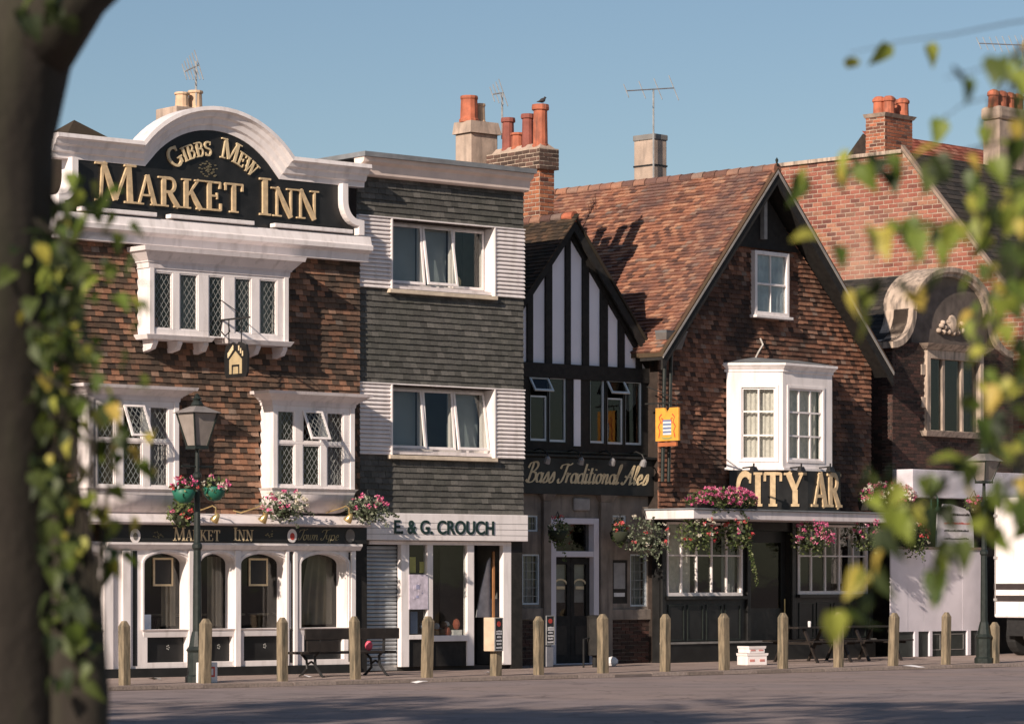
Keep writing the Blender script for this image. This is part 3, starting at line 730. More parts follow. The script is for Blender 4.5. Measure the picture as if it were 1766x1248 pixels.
for ua, ub in ((180, 196), (212, 226), (326.5, 346), (406.5, 416), (494, 499), (507.5, 514), (606.5, 614)):   # pilasters
    xa, xb = M.X(ua, -.05), M.X(ub, -.05)
    if xb-xa < .05: xb = xa+.05
    MB().box(xa, xb, -.05, -.0005, z_pl, zt_g-.14).build('pilaster', WHITE2, arcade, bevel=.008)
MB().extx([(-.06, zt_g-.13), (-.13, zt_g-.05), (-.13, zt_g-.012), (-.001, zt_g-.012), (-.001, zt_g-.13)], XL, M.X(618)).build('architrave', WHITE2, arcade)
MB().box(XL-.03, M.X(614), -.05, .32, 0.0, z_pl-.002).build('plinth', BLACK, mk)
MB().box(.05, XL-.031, -.02, .32, 0.0, z_pl-.002).build('stone_plinth', WHITE, mk)
MB().box(M.X(616), M.X(634), .02, .25, 0, z_f0+.3).build('dark_pier', BLACKM, mk)
mb = MB(); mb.box(.25, XM-.25, .93, .948, .3, zt_g); mb.build('room_back', ROOM, mk)
for k in range(7):                          # pub furniture seen dimly behind the glass
    x_ = ops[1][0]+.2+k*.55
    MB().lathe([(.16,.0),(.18,.04),(.03,.08),(.03,.42),(.2,.45),(.2,.48)], x_, .7, 8).build('stool', BEIGE, mk, loc=(0,0,.62))
# --- main cornice
MB().extx([(.05, z_cb), (-.16, z_cb), (-.18, z_cb+.14), (-.30, z_cb+.20), (-.31, z_cb+.28), (-.26, z_cb+.31), (-.22, z_ct-.02), (-.08, z_ct), (.05, z_ct)], -.12, XM+.06).build('cornice', WHITE2, mk)
# --- parapet with black board
y_b = -.05
bxl, bxr = M.X(127, y_b), M.X(583, y_b); fxl, fxr = M.X(104, y_b), M.X(611, y_b)
xA, xC = M.X(243, -.2), M.X(503, -.2); hh = (xC-xA)/2; xc = (xA+xC)/2; rs = zPk-zS; Rr = (hh*hh+rs*rs)/(2*rs); zc = zPk-Rr
q0 = math.asin(hh/Rr)
arcp = [(xc+Rr*math.sin(-q0+2*q0*i/22), zc+Rr*math.cos(-q0+2*q0*i/22)) for i in range(23)]
# sweep runs right to left so that +n points down into the wall
path = [(-.12, zS)] + arcp + [(XM+.03, zS)]
MB().sweep(path, [(0, -.30), (0, .16), (-.40, .16), (-.40, -.07), (-.31, -.08), (-.29, -.13), (-.20, -.16), (-.17, -.21), (-.10, -.24), (-.07, -.31)]).build('parapet_moulding', WHITE2, mk)
board = [(fxl, z_ct), (fxr, z_ct), (fxr, z_ct+.12), (fxr-.17, z_ct+.26), (bxr, z_ct+.5), (bxr, zS-.2)]
Ri = Rr-.2
board += [(xc+Ri*math.sin(q0*.96-2*q0*.96*i/20), zc+Ri*math.cos(q0*.96-2*q0*.96*i/20)) for i in range(21)]
board += [(bxl, zS-.2), (bxl, z_ct+.5), (fxl+.17, z_ct+.26), (fxl, z_ct+.12)]
sign = MB().ext(board, y_b, .14).build('sign_board', BLACK, mk)
for s_, xa, xf in ((1, bxr, fxr), (-1, bxl, fxl)):
    pts = [(xa, zS-.38)]
    for i in range(9):
        q = i/8*math.pi/2; pts.append((xa+(xf-xa)*(1-math.cos(q)), z_ct+.62-.45*math.sin(q)))
    pts.append((xf, z_ct+.01))
    pr = [(0, -.2), (0, .14), (-.12*s_, .14), (-.12*s_, -.2)]
    MB().sweep(pts, [(-a*1, y) for a, y in pr]).build('scroll', WHITE2, mk)
# raised gilt letters
def px_word(Fm, txt, u0, u1, vb0, vb1, vt0, y, small=.78, dep=.045, mat=GOLD, parent=None, bold=1.0):
    xa, xb = Fm.X(u0, y), Fm.X(u1, y); za = .5*(Fm.Z(u0, vb0, y)+Fm.Z(u1, vb1, y)); h = Fm.Z(u0, vt0, y)-Fm.Z(u0, vb0, y)
    words = txt.split(' '); tot = 0
    for wd in words:
        tot += sum(SERIF[c][0]*(1 if i == 0 else small) for i, c in enumerate(wd))
    tot += .42*(len(words)-1); sx = (xb-xa)/tot; x = xa
    for wd in words:
        for i, c in enumerate(wd):
            s_ = 1 if i == 0 else small
            m_, wdt = serif_letter(c, x, za, sx*s_, h*s_, y-dep, y, bold=bold); m_.build('letter', mat, parent); x += wdt*sx*s_
        x += .42*sx
px_word(M, 'MARKET INN', 164, 549, 346, 380, 279, y_b, parent=sign, bold=.88)
# curved upper line
Rt = Rr-.86
def curved(txt, q_a, q_b, h):
    tot = sum(SERIF[c][0]*(1 if i == 0 else .72) for i, c in enumerate(txt)); k = (q_b-q_a)/tot; q = q_a
    for i, c in enumerate(txt):
        s_ = 1 if i == 0 else .72
        def tf(x, y, q=q, s_=s_): 
            a = q+x*s_*k; r = Rt+y*s_*h; return (xc+r*math.sin(a), zc+r*math.cos(a))
        m_, wd = serif_letter(c, 0, 0, 1, 1, y_b-.04, y_b, tf); m_.build('letter', GOLDL, sign); q += wd*s_*k
qmax = math.asin(min(.99, (M.X(445, y_b)-xc)/(Rt+.2)))
curved('GIBBS', -qmax*.98, -qmax*.04, .36); curved('MEW', qmax*.16, qmax*.98, .36)
xs, zs_ = M.P(360, 291, y_b); mb = MB(); random.seed(3)
for k in range(46):
    a = random.random()*6.28; r = random.uniform(.02, .2)**1.0; cx, cz = xs+r*math.cos(a), zs_+r*.8*math.sin(a)
    mb.ext([(cx+.024*math.cos(t*1.05+a), cz+.013*math.sin(t*1.05+a)) for t in range(6)], y_b-.006-.0002*k, y_b)
stuff(mb.build('gilt_spray', pm('faded_gilt_spray', (.15,.13,.08)), sign))
for ua, ub in ((137, 268), (291, 436), (471, 606)):          # white drip strips under the board
    MB().box(M.X(ua, -.2), M.X(ub, -.2), -.26, -.10, z_ct+.012, z_ct+.085).build('drip_strip', WHITE2, mk, bevel=.01)
# --- roof behind the parapet
mb = MB(); zr = z_ct-.051
mb.add([(.1,1.2,zr),(XM-.1,1.2,zr),(XM-.1,7.6,zr),(.1,7.6,zr),(M.X(128,3.2),3.2,M.Z(128,207,3.2)),(M.X(180,3.2),3.4,M.Z(180,238,3.2)),(XM-1.7,4.0,zS+.1)], [(0,1,6,5,4),(1,2,6),(2,3,4,5,6),(3,0,4)])
mb.build('roof', ROOFD, mk)
MB().bar((M.X(205, .3)+.4, .35, zS+.0), (xc-.75, .25, zPk-.22), .035).build('stay_rod', WHITE2, mk)
# chimney with two buff pots
def pot(r0, h, mat, parent, x, y, z, flare=1.18, n=12):
    return MB().lathe([(r0*1.12,0),(r0*1.12,.06),(r0,.08),(r0*.92,h*.86),(r0*flare*.98,h*.88),(r0*flare,h*.93),(r0*flare*.95,h),(r0*.75,h),(r0*.72,h-.08)], x, y, n).build('chimney_pot', mat, parent, smooth=False, loc=(0,0,z))
yq = 4.2
ch = thing('chimney', 'low chimney with two buff pots behind the arched white parapet', 'chimney', M, M.X(327, yq), yq, 0)
zc1 = M.Z(327, 190, yq)
MB().box(-.55, .45, -.35, .35, zS-.1, zc1).build('stack', RENDER_, ch, bevel=.02)
for u_, v_ in ((314, 160), (337, 157)):
    pot(.135, M.Z(u_, v_, yq)-zc1+.02, POTB, ch, M.X(u_, yq)-M.X(327, yq), 0, zc1-.02, 1.12)
def aerial(label, Fm, u, v0, v1, y, arms, boom, group=None):
    """pole with a boom of cross elements; boom given as pixel ends"""
    x = Fm.X(u, y); z0, z1 = Fm.Z(u, v1, y), Fm.Z(u, v0, y)
    t = thing('television_aerial', label, 'aerial', Fm, x, y, z0)
    MB().tube([(0,0,0),(0,0,z1-z0)], .022, 6).build('mast', STEEL, t)
    (ua, va), (ub, vb) = boom
    p = (Fm.X(ua, y)-x, 0, Fm.Z(ua, va, y)-z0); q = (Fm.X(ub, y)-x, 0, Fm.Z(ub, vb, y)-z0)
    MB().tube([p, q], .016, 6).build('boom', STEEL, t)
    for i in range(arms):
        s_ = i/(arms-1); c = [p[k]+(q[k]-p[k])*s_ for k in range(3)]; l = .16+.14*s_
        MB().tube([(c[0], c[1]-l*.5, c[2]-l), (c[0], c[1]+l*.5, c[2]+l)], .011, 5).build('element', STEEL, t)
    return t
aerial('tangled silvery aerial on the buff pots behind the arched parapet', M, 338, 106, 190, yq-.1, 6, ((318, 124), (343, 112)))

# ================================================================ TILED HOUSE WITH SHOP
kh = thing('terraced_house', 'narrow grey-green tiled house with white louvred window bands over a white-fronted shop', 'building', K)
def kr(u0, u1, v0, v1, y=0.0): return px_rect(K, u0, u1, v0, v1, y)
z_fs1 = K.Z(765, 886); z_fs0 = K.Z(765, 932)
z_top = K.Z(760, 318); bands = []
for (vt, vb, va_, vb_) in ((385, 505, 391, 499), (667, 787, 674, 780)):
    bands.append((K.Z(765, vb), K.Z(765, vt)))
xw0, xw1 = K.X(674), K.X(850)
mb = MB()
mb.box(.0, XK, 1.2, 7.5, 0, z_top+.05); mb.box(0, .2, .25, 1.199, z_fs0, z_top+.05); mb.box(XK-.2, XK-.001, .25, 1.199, 0, z_top+.05)
mb.box(.2, XK-.2, .25, 1.199, z_fs1-.3, z_fs1-.1); mb.box(.2, XK-.2, .25, 1.199, (bands[0][0]+bands[1][1])/2-.1, (bands[0][0]+bands[1][1])/2+.1)
mb.build('wall', CONC, kh)
mb = MB(); mb.wall(0, XK, z_fs1-.1, z_top+.05, [(xw0, xw1, b0+.02, b1-.02) for b0, b1 in bands], .03, .36); mb.build('front_wall', BACKT, kh)
segs = [(z_fs1, bands[1][0]), (bands[1][1], bands[0][0]), (bands[0][1], z_top)]
for i, (a, b) in enumerate(segs):
    courses(kh, 'wall_tile', SLATET, front_at(.03), [(0, a), (XK, a), (XK, b), (0, b)], [], .165, .11, limit=100, key=lambda t: t[0], lift=.040, jit=.004, rest='wall_tile_courses')
for (b0, b1) in bands:      # ribbed white cladding either side of each window
    n = 17; hgt = (b1-b0)/n
    for (xa, xb) in ((.0, xw0-.03), (xw1+.03, XK)):
        for i in range(n):
            z = b0+i*hgt
            MB().extx([(.03, z), (-.045, z+.004), (-.05, z+hgt*.35), (.0, z+hgt*.95), (.03, z+hgt*.95)], xa, xb).build('louvre_slat', WHITE2, kh)
    MB().box(xw1-.004, xw1+.03, -.06, .36, b0, b1).build('jamb', WHITE2, kh); MB().box(xw0-.03, xw0+.004, -.06, .36, b0, b1).build('jamb', WHITE2, kh)
    MB().box(.0, XK, -.06, .03, b1-.002, b1+.02).build('head_trim', WHITE2, kh)
for wi, (b0, b1) in enumerate(bands):
    fr_ = MB(); um = 762
    fr_.frame(xw0+.005, xw1-.005, b0+.09, b1-.02, .055, .27, .34)
    cuts = [xw0+.055+(xw1-xw0-.055)*s_ for s_ in (.36, .67)]
    for c in cuts: fr_.box(c-.035, c+.035, .27, .34, b0+.145, b1-.075)
    win = fr_.build('window', WHITE2, kh, bevel=.006)
    MB().box(xw0+.005, xw1-.005, .02, .36, b0+.021, b0+.088).build('subsill', WHITE, win)
    MB().box(xw0-.09, xw1+.05, -.10, .05, b0-.075, b0-.002).build('sill', pm('cream_sill', (.62,.52,.40), .7), win, bevel=.008)
    edges = [xw0+.055, cuts[0]-.035, cuts[0]+.035, cuts[1]-.035, cuts[1]+.035, xw1-.055]
    tilt = ((.11, .17, 0.0), (.14, .10, .16))[wi]
    za_, zb_ = b0+.145, b1-.075
    for j in range(3):
        a, b = edges[2*j], edges[2*j+1]; hh = zb_-za_
        cs = MB().frame(a-.03, b+.03, -hh-.02, .02, .05, -.035, .0).build('casement', WHITE2, kh, loc=(0, .265, zb_), rot=(-tilt[j], 0, 0), bevel=.005)
        MB().box(a+.02, b-.02, -.02, -.014, -hh+.03, -.03).build('pane', GLASS, cs)
    for j in range(3):
        a, b = edges[2*j], edges[2*j+1]
        if (wi, j) not in ((0, 2), (1, 1)):
            MB().box(a-.02, b+.02, .42, .43, za_, zb_).build('blind', BLUEBLIND, win)
    MB().box(xw0+.05, xw1, .9, .92, b0, b1).build('room_back', ROOM, win)
    if wi == 0:
        MB().ball((edges[4]+.25, .5, za_+.13), .12, .1, .13).build('teddy', pm('tan_plush', (.45,.36,.22), .95), win, smooth=True)
# coved eaves
zc0, zc1_ = K.Z(765, 318), K.Z(765, 282)
MB().extx([(.03, zc0), (-.10, zc0), (-.14, zc0+.03), (-.17, zc0+.20), (-.26, zc0+.25), (-.28, zc0+.33), (.03, zc0+.33)], -.05, XK+.03).build('cornice', pm('cream_cornice', (.80,.66,.58), .6, .1, 3), kh)
MB().box(-.08, XK+.05, -.34, 7.4, zc0+.332, zc0+.42).build('roof_edge', LEADF, kh)
# --- shop front
fb = MB().box(.04, XK-.02, -.16, .03, z_fs0, z_fs1).build('shop_fascia', WHITE2, kh, bevel=.01)
for k in range(3): MB().box(.04, XK-.02, -.164, -.16, z_fs0+.11*(k+1)-.003, z_fs0+.11*(k+1)+.003).build('board_joint', CONC, fb)
xa, xb = K.X(680, -.17), K.X(852, -.17)
me = sans_mesh('E. & G. CROUCH', K.Z(765, 897, -.17)-K.Z(765, 921, -.17), xb-xa, .012); me.materials.append(pm('dark_teal_letters', (.012,.032,.029), .4))
o = put(me, 'lettering', fb); o.location = (xa, -.165, K.Z(765, 921, -.17))
zg = .08
def sx(u, y=.0): return K.X(u, y)
zh = z_fs0-.01
fr_ = MB()
for ua, ub in ((692, 706), (737, 747), (806, 818), (868, 882)): fr_.box(sx(ua), sx(ub), .0, .12, zg, zh-.07)
fr_.box(sx(637), sx(882), .0, .12, zh-.07, zh)
zs0 = K.Z(765, 1104)
fr_.box(sx(706), sx(737), .0, .12, K.Z(720, 1102), K.Z(720, 1094)); fr_.box(sx(747), sx(806), -.02, .12, K.Z(780, 1105), K.Z(780, 1095))
sf = fr_.build('shop_front', WHITE2, kh, bevel=.008)
MB().box(sx(706), sx(737), .05, .10, zg, K.Z(720, 1102)-.002).build('stall_riser', BLACKM, sf); MB().box(sx(747), sx(806), .04, .10, zg, K.Z(780, 1105)-.002).build('stall_riser', BLACKM, sf)
MB().box(sx(706), sx(737), .06, .068, K.Z(720, 1094), zh-.07).build('pane', GLASS, sf); MB().box(sx(747), sx(806), .06, .068, K.Z(780, 1095), zh-.07).build('pane', GLASS, sf)
MB().box(sx(882), XK-.03, .0, .25, 0, z_fs0-.002).build('black_pier', BLACKM, kh)
MB().box(.02, sx(637), .1, .25, 0, z_fs0-.002).build('black_pier', BLACKM, kh)
n = 30; z0r = .12
rs_ = thing('roller_shutter', 'closed grey ribbed roller shutter left of the shop window', 'shutter', K, sx(637), .16, 0)
for i in range(n):
    a = z0r+(zh-.09-z0r)*i/n; hgt = (zh-.09-z0r)/n; wdt = sx(692)-sx(637)
    MB().extx([(.02, a), (-.015, a+.006), (-.03, a+hgt*.45), (-.018, a+hgt*.88), (.02, a+hgt*.92)], .0, wdt).build('slat', GALV, rs_)
MB().box(0, sx(692)-sx(637), -.03, .02, .02, z0r-.004).build('bottom_rail', STEEL, rs_)
# inside the shop
mb = MB(); mb.box(sx(692), XK-.2, 1.17, 1.19, 0, zh); mb.box(sx(692), XK-.2, .13, 1.17, -.01, .07); mb.build('shop_floor_and_back', ROOM, kh)
MB().box(sx(806)+.02, sx(868)-.02, .85, .9, .08, zh-.1).build('inner_door', DKWOOD, kh)
for (u0, u1, v0, v1, m_, dy) in ((707, 717, 960, 987, YELP, .10), (724, 735, 968, 987, YELP, .10), (706, 738, 990, 1050, PINKPAPER, -.012), (708, 720, 1054, 1092, BLUEP, .10), (836, 861, 1032, 1062, CLOTH, .3)):
    r_ = px_rect(K, u0, u1, v0, v1, dy); MB().box(r_[0], r_[1], dy, dy+.012, r_[2], r_[3]).build('poster', m_, kh)
r_ = px_rect(K, 712, 734, 996, 1016, -.014)
for k in range(7): MB().box(r_[0]+.02+.06*(k % 4), r_[0]+.06+.06*(k % 4)+.02*(k % 3), -.016, -.0125, r_[2]-.18+.085*(k//2)+.02*(k % 2), r_[2]-.14+.085*(k//2)+.03*(k % 3)).build('print', pm('poster_ink', (.36,.36,.52)) if k % 2 else PINKPAPER, kh)
random.seed(11); zst = K.Z(780, 1095)
MB().box(sx(747), sx(806), .12, .55, zst-.12, zst-.02).build('display_shelf', WHITE, kh)
GOODS = [pm('slate_blue_goods', (.25,.30,.40)), pm('brown_goods', (.20,.12,.08)), pm('brick_red_goods', (.35,.10,.06)), PAPER, pm('olive_goods', (.14,.15,.07))]
for k in range(16):
    xx = random.uniform(sx(747)+.1, sx(806)-.08); hh = random.uniform(.05, .12); yy = random.uniform(.2, .48)
    zz = zst-.02+hh*.8+ (.14 if k > 9 else 0)
    MB().ball((xx, yy, zz), random.uniform(.06,.13), .07, hh, 7, 4).build('goods', GOODS[k % 5], kh)
MB().box(sx(790), sx(805), .14, .3, zst-.02, zst+.1).build('crate', PAPER, kh)
mb = MB(); mb.ext([(sx(838), K.Z(850, 1064)), (sx(862), K.Z(850, 1064)), (sx(862), K.Z(850, 960)), (sx(857), K.Z(850, 968)), (sx(845), K.Z(850, 1020))], .28, .31); mb.build('hanging_cloth', CLOTH, kh)
MB().box(sx(862), sx(865), .2, .24, .1, K.Z(850, 950)).build('door_edge', pm('varnished_wood', (.32,.15,.06), .5), kh)

# ================================================================ TIMBER-FRAMED HOUSE
ht = thing('timber_framed_house', 'narrow black and white timber-framed gabled pub front set back in shade', 'building', H)
VY = -.16                                  # verge overhang
xa = H.X(991, VY); zap = H.Z(991, 378, VY); xr = H.X(1143, VY); zev = H.Z(1143, 640, VY)
half = xr-xa; xl0 = xa-half; slope = (zap-zev)/half
zb1, zb0 = H.Z(1010, 630), H.Z(1010, 655)       # tie beam
zw0 = H.Z(1010, 785); zfb0 = H.Z(1010, 853); zfb1 = H.Z(1010, 792)
mb = MB()
mb.box(max(xl0, XK-XM+.2), xr-.02, 1.0, 7.0, 0, zb0)
mb.box(xr-.2, xr-.02, .2, .999, 0, zb0); mb.box(.3, xr-.2, .2, .999, zfb0+.1, zfb0+.3)
mb.ext([(xl0+.1, zb0), (xr-.1, zb0), (xa, zb0+(half-.1)*slope-.15)], .12, 7.0)
mb.build('wall', BACKT, ht)
def zrake(x): return zap - abs(x-xa)*slope
# plaster panels between studs
XV = lambda u: H.X(u, .0)
pan = [(897, 910), (920, 941.5), (953, 976), (985, 1005.5), (1016.6, 1036.5), (1049, 1067.5), (1078, 1098.6), (1108, 1130)]
PLAS = pm('pale_plaster', (.84,.82,.88), .8, .05, 1.5, bump=.1)
gd = .16                                    # rake timber depth, measured down from the verge
for (ua, ub) in pan:
    a, b = XV(ua), XV(ub); za, zb_ = zrake(a)-gd*1.35, zrake(b)-gd*1.35
    if max(za, zb_) < zb1+.05: continue
    p = [(a, zb1), (b, zb1), (b, max(zb1+.01, zb_))]
    if a < xa < b: p.append((xa, zrake(xa)-gd*1.35))
    p.append((a, max(zb1+.01, za)))
    MB().ext(p, .05, .10).build('plaster_panel', PLAS, ht)
edges = [(910, 920), (941.5, 953), (976, 985), (1005.5, 1016.6), (1036.5, 1049), (1067.5, 1078), (1098.6, 1108), (1130, 1141)]
for (ua, ub) in edges:
    a, b = XV(ua), XV(ub); p = [(a, zb1), (b, zb1), (b, max(zb1+.02, zrake(b)-.12)), (a, max(zb1+.02, zrake(a)-.12))]
    MB().ext(p, .0, .11).build('stud', BLACKM, ht, bevel=.008)
for s_ in (-1, 1):                          # rake timbers and barge boards
    xe = xa+s_*half
    MB().ext([(xa, zap-.10), (xe, zev-.10), (xe, zev-.10-gd*1.3), (xa, zap-.10-gd*1.3)], -.02, .109).build('rake_timber', BLACKM, ht)
    MB().ext([(xa, zap+.0), (xe, zev+.0), (xe, zev-.24), (xa, zap-.24)], VY, VY+.06).build('barge_board', BLACKM, ht)
    mb = MB(); mb.ext([(xa, zap+.09), (xe, zev+.09), (xe, zev+.02), (xa, zap+.02)], VY-.03, 6.8); mb.build('roof_slope', ROOFD, ht)
MB().box(XV(890), xr-.04, -.04, .11, zb0, zb1).build('tie_beam', BLACKM, ht)
# left slope tiles, seen past the tiled house
th = math.atan(slope); Lq = math.hypot(half, zap-zev)
courses(ht, 'roof_tile', ROOFD, plane_at((xl0, 5.0, zev+.09), (0,-1,0), (math.cos(th),0,math.sin(th))), [(0,0),(5.32,0),(5.32,Lq),(0,Lq)], [], .17, .1, limit=200, key=lambda t: -t[0]-t[1], lift=.03)
for k in range(9): MB().lathe([(.11,0),(.10,.32)], 0, 0, 10).build('ridge_tile', POTR if k == 0 else ROOFT, ht, loc=(xa, VY+.32+.33*k-.33, zap+.05), rot=(R(-90)+0, 0, 0))
# first-floor front
mb = MB(); wnd = [(911, 940, 651, 760), (944, 973, 651, 762), (1014, 1039, 653, 764), (1044, 1071, 656, 766), (1075, 1103.5, 658, 767)]
rects = [px_rect(H, *r_, .06) for r_ in wnd]
mb.wall(XV(880), xr-.04, zfb1, zb0-.002, rects, .0, .12); fw = mb.build('front_boarding', BLACKM, ht)
for (ua, ub, vt, vb) in ((990, 1001.5, 650, 769), (1119, 1124.5, 655, 770)):
    r_ = px_rect(H, ua, ub, vt, vb, -.02); MB().box(r_[0], r_[1], -.02, .0, r_[2], r_[3]).build('white_post', PLAS, ht)
for i, (a, b, c, d) in enumerate(rects):
    tv = i in (0, 3)
    zt_ = d-.36 if tv else d
    w_ = MB().frame(a, b, c, zt_, .032, .02, .08, wb=.045).build('window', BLUEWHITE, ht)
    MB().box(a+.03, b-.03, .05, .056, c+.04, zt_-.03).build('pane', GLASSD, w_)
    MB().frame(a-.012, b+.012, c-.02, d+.012, .012, -.01, .02).build('casing', DKGREEN, w_)
    if tv:
        hh = .34
        cs = MB().frame(a-.03, b+.03, -hh, .0, .04, -.03, .0).build('open_vent', BLUEWHITE, ht, loc=(0, .02, d), rot=(-R(34), 0, 0))
        MB().box(a, b, -.018, -.012, -hh+.03, -.03).build('pane', GLASS, cs)
    if i == 4: MB().ext([(a+.04, d-.04), (b-.04, d-.04), (b-.04, d-.45), ((a+b)/2, d-.62), (a+.04, d-.45)], .14, .15).build('swag_curtain', CURTAIN, w_)
MB().box(XV(905), XV(1110), -.035, .0, zw0+.04, zw0+.075).build('rail', DKGREEN, ht)
# fascia with script lettering
fs = MB().box(XV(885), xr-.02, -.16, .12, zfb0, zfb1-.002).build('fascia_board', BLACK, ht)
xs0, xs1 = H.X(905, -.16), H.X(1116, -.16)
for i_, m_ in script_letters('Bass Traditional Ales', xs0, H.Z(1010, 833, -.16), xs1-xs0, .39, -.168, -.16, .36, .15): m_.build('letter', GOLDL, fs)
MB().extx([(-.16, zfb1), (-.26, zfb1+.03), (-.26, zfb1+.07), (.0, zfb1+.1), (.0, zfb1)], XV(885), xr-.02).build('cornice', BLACK, ht)
for u_ in (948, 1006, 1060, 1114):          # swan-neck spot lamps over the fascia
    x_ = H.X(u_, -.5); z_ = zfb1+.02
    l_ = thing('spot_lamp', 'small black swan-neck spot lamp over the script fascia, %s from the left' % {948:'first',1006:'second',1060:'third',1114:'fourth'}[u_], 'lamp', H, x_, 0, z_, group='spot lamps over the script fascia')
    MB().tube([(0,0,.12),(0,-.2,.16),(0,-.38,.1),(0,-.45,0)], .014, 6).build('arm', IRON, l_)
    MB().lathe([(.02,.0),(.06,-.04),(.075,-.14),(.07,-.15)], 0, 0, 10).build('shade', pm('satin_grey_shade', (.30,.29,.29), .4, metal=.3), l_, loc=(0,-.46,.0), rot=(R(25),0,0))
# ground floor: stone front with door and leaded lights
zg1 = zfb0-.002
gw = [(901, 931, 955, 1042), (905, 928, 888, 916), (947, 1030, 893, 1140), (1056, 1082, 965, 1040), (1087, 1116, 955, 1045), (1056, 1080, 888, 930)]
gr_ = [px_rect(H, *r_, .0) for r_ in gw]; gr_[2] = (gr_[2][0], gr_[2][1], 0.0, gr_[2][3])
mb = MB(); mb.wall(XV(885), xr-.03, 0.0, zg1, gr_, .0, .3); mb.build('stone_front', STONE, ht)
zc_ = H.Z(1090, 1050); zd_ = H.Z(1090, 1068)
MB().box(gr_[2][1]+.25, xr-.05, -.07, .0, zd_, zc_).build('sill_course', STONE, ht, bevel=.01); MB().box(XV(885), gr_[2][0]-.05, -.07, .0, H.Z(915, 1068), H.Z(915, 1048)).build('sill_course', STONE, ht, bevel=.01)
courses(ht, 'brick', BRICKD, front_at(-.002), [(gr_[2][1]+.3, .0), (xr-.06, .0), (xr-.06, zd_-.01), (gr_[2][1]+.3, zd_-.01)], [], .225, .075, brick=True, lift=.02, gap=.012)
courses(ht, 'brick', BRICKD, front_at(-.002), [(XV(890), .0), (gr_[2][0]-.1, .0), (gr_[2][0]-.1, H.Z(915, 1068)-.01), (XV(890), H.Z(915, 1068)-.01)], [], .225, .075, brick=True, lift=.02, gap=.012)
for ua, ub in ((1032, 1052), (933, 946)): 
    MB().box(XV(ua), XV(ub), -.09, -.001, 0, zg1-.14).build('pilaster', STONE, ht, bevel=.012); MB().frus(XV(ua), XV(ub), -.09, -.001, zg1-.138, zg1-.002, .0, .08).build('capital', STONE, ht)
MB().box(H.X(987), H.X(1015), -.06, -.001, zg1-.32, zg1-.06).build('keystone', pm('pale_keystone', (.3,.28,.27)), ht, bevel=.05)
def leaded(r_, grid, parent=ht):
    a, b, c, d = r_
    w_ = MB().frame(a, b, c, d, .035, .02, .09).build('window', BLUEWHITE, parent); MB().box(a+.03, b-.03, .06, .066, c+.03, d-.03).build('pane', GLASS, w_)
    mb = MB(); nx, nz = grid
    for i in range(1, nx): x_ = a+(b-a)*i/nx; mb.box(x_-.008, x_+.008, .045, .06, c+.035, d-.035)
    for i in range(1, nz): z_ = c+(d-c)*i/nz; mb.box(a+.035, b-.035, .043, .058, z_-.008, z_+.008)
    mb.build('leading', LEAD, w_); MB().box(a, b, .2, .21, c, d).build('net_curtain', CURTAIN, w_); return w_
leaded(gr_[0], (3, 6)); leaded(gr_[1], (3, 2)); leaded(gr_[4], (3, 6)); leaded(gr_[5], (2, 3))
r_ = gr_[3]; nb = MB().box(r_[0], r_[1], .02, .10, r_[2], r_[3]).build('notice_case', DKWOOD, ht); MB().box(r_[0]+.05, r_[1]-.05, .012, .02, r_[2]+.3, r_[3]-.06).build('notice_sheet', pm('grey_sheet', (.30,.29,.29)), nb); MB().box(r_[0]+.06, r_[1]-.06, .012, .02, r_[2]+.14, r_[2]+.22).build('notice_strip', PAPER, nb)
a, b, c, d = gr_[2]; zt0 = H.Z(985, 950); zt1 = H.Z(985, 960)
dr = MB().frame(a, b, .0, d, .14, -.06, .20, wb=.02, wt=.12); dr.box(a+.14, b-.14, -.05, .20, zt1, zt0); df = dr.build('door_frame', LILAC, ht, bevel=.01)
MB().box(a+.14, b-.14, .10, .106, zt0, d-.12).build('fanlight', GLASSD, df)
xm = (a+b)/2
for k, (p, q) in enumerate(((a+.14, xm-.005), (xm+.005, b-.14))):
    dd = MB().wall(p, q, .02, zt1-.01, [(p+.09, q-.09, .98, zt1-.15)], .08, .14).build('door', BLACKM, ht)
    MB().box(p+.09, q-.09, .10, .108, .98, zt1-.15).build('pane', GLASS, dd)
    MB().box(p+.09, q-.09, .16, .17, 1.25, zt1-.15).build('reflection_sheet', pm('painted_reflection', (.26,.25,.25), .5), dd)  # grey sheet behind the upper pane, painted in place of its reflection
    zz = zt1-.55; xx = (p+q)/2
    mb = MB(); mb.sweep([(xx+.14*math.cos(t*math.pi/8), zz+.08*math.sin(t*math.pi/8)) for t in range(8, -1, -1)], [(0, .094), (0, .099), (.035, .099), (.035, .094)]); mb.box(xx-.11, xx+.11, .094, .099, zz-.10, zz-.04); mb.build('gilt_lettering', GOLDL, dd)
    MB().box(p+.11, q-.11, .07, .08, .2, .78).build('lower_panel', DKWOOD, dd)
# rainwater head and downpipe beside the gable
rw = thing('downpipe', 'iron rainwater head and downpipe between the timbered and the tiled gables', 'pipe', CC, CC.X(1152, -.25), -.25, 0)
zt_ = CC.Z(1150, 574, -.3); zb_ = CC.Z(1150, 601, -.3)
MB().frus(-.20, .34, -.13, .13, zb_, zt_, -.03, .05).build('hopper_head', pm('dull_lead_paint', (.15,.135,.125), .6), rw); MB().frus(-.24, .38, -.17, .13, zt_, zt_+.05, .0, .03).build('hopper_rim', LEADF, rw)
for dx in (-.06, .13): MB().tube([(dx, .02, zb_+.02), (dx, .04, zb_-.3), (dx, .1, CC.Z(1145, 830, -.2))], .04, 8).build('pipe', DKGREEN, rw)

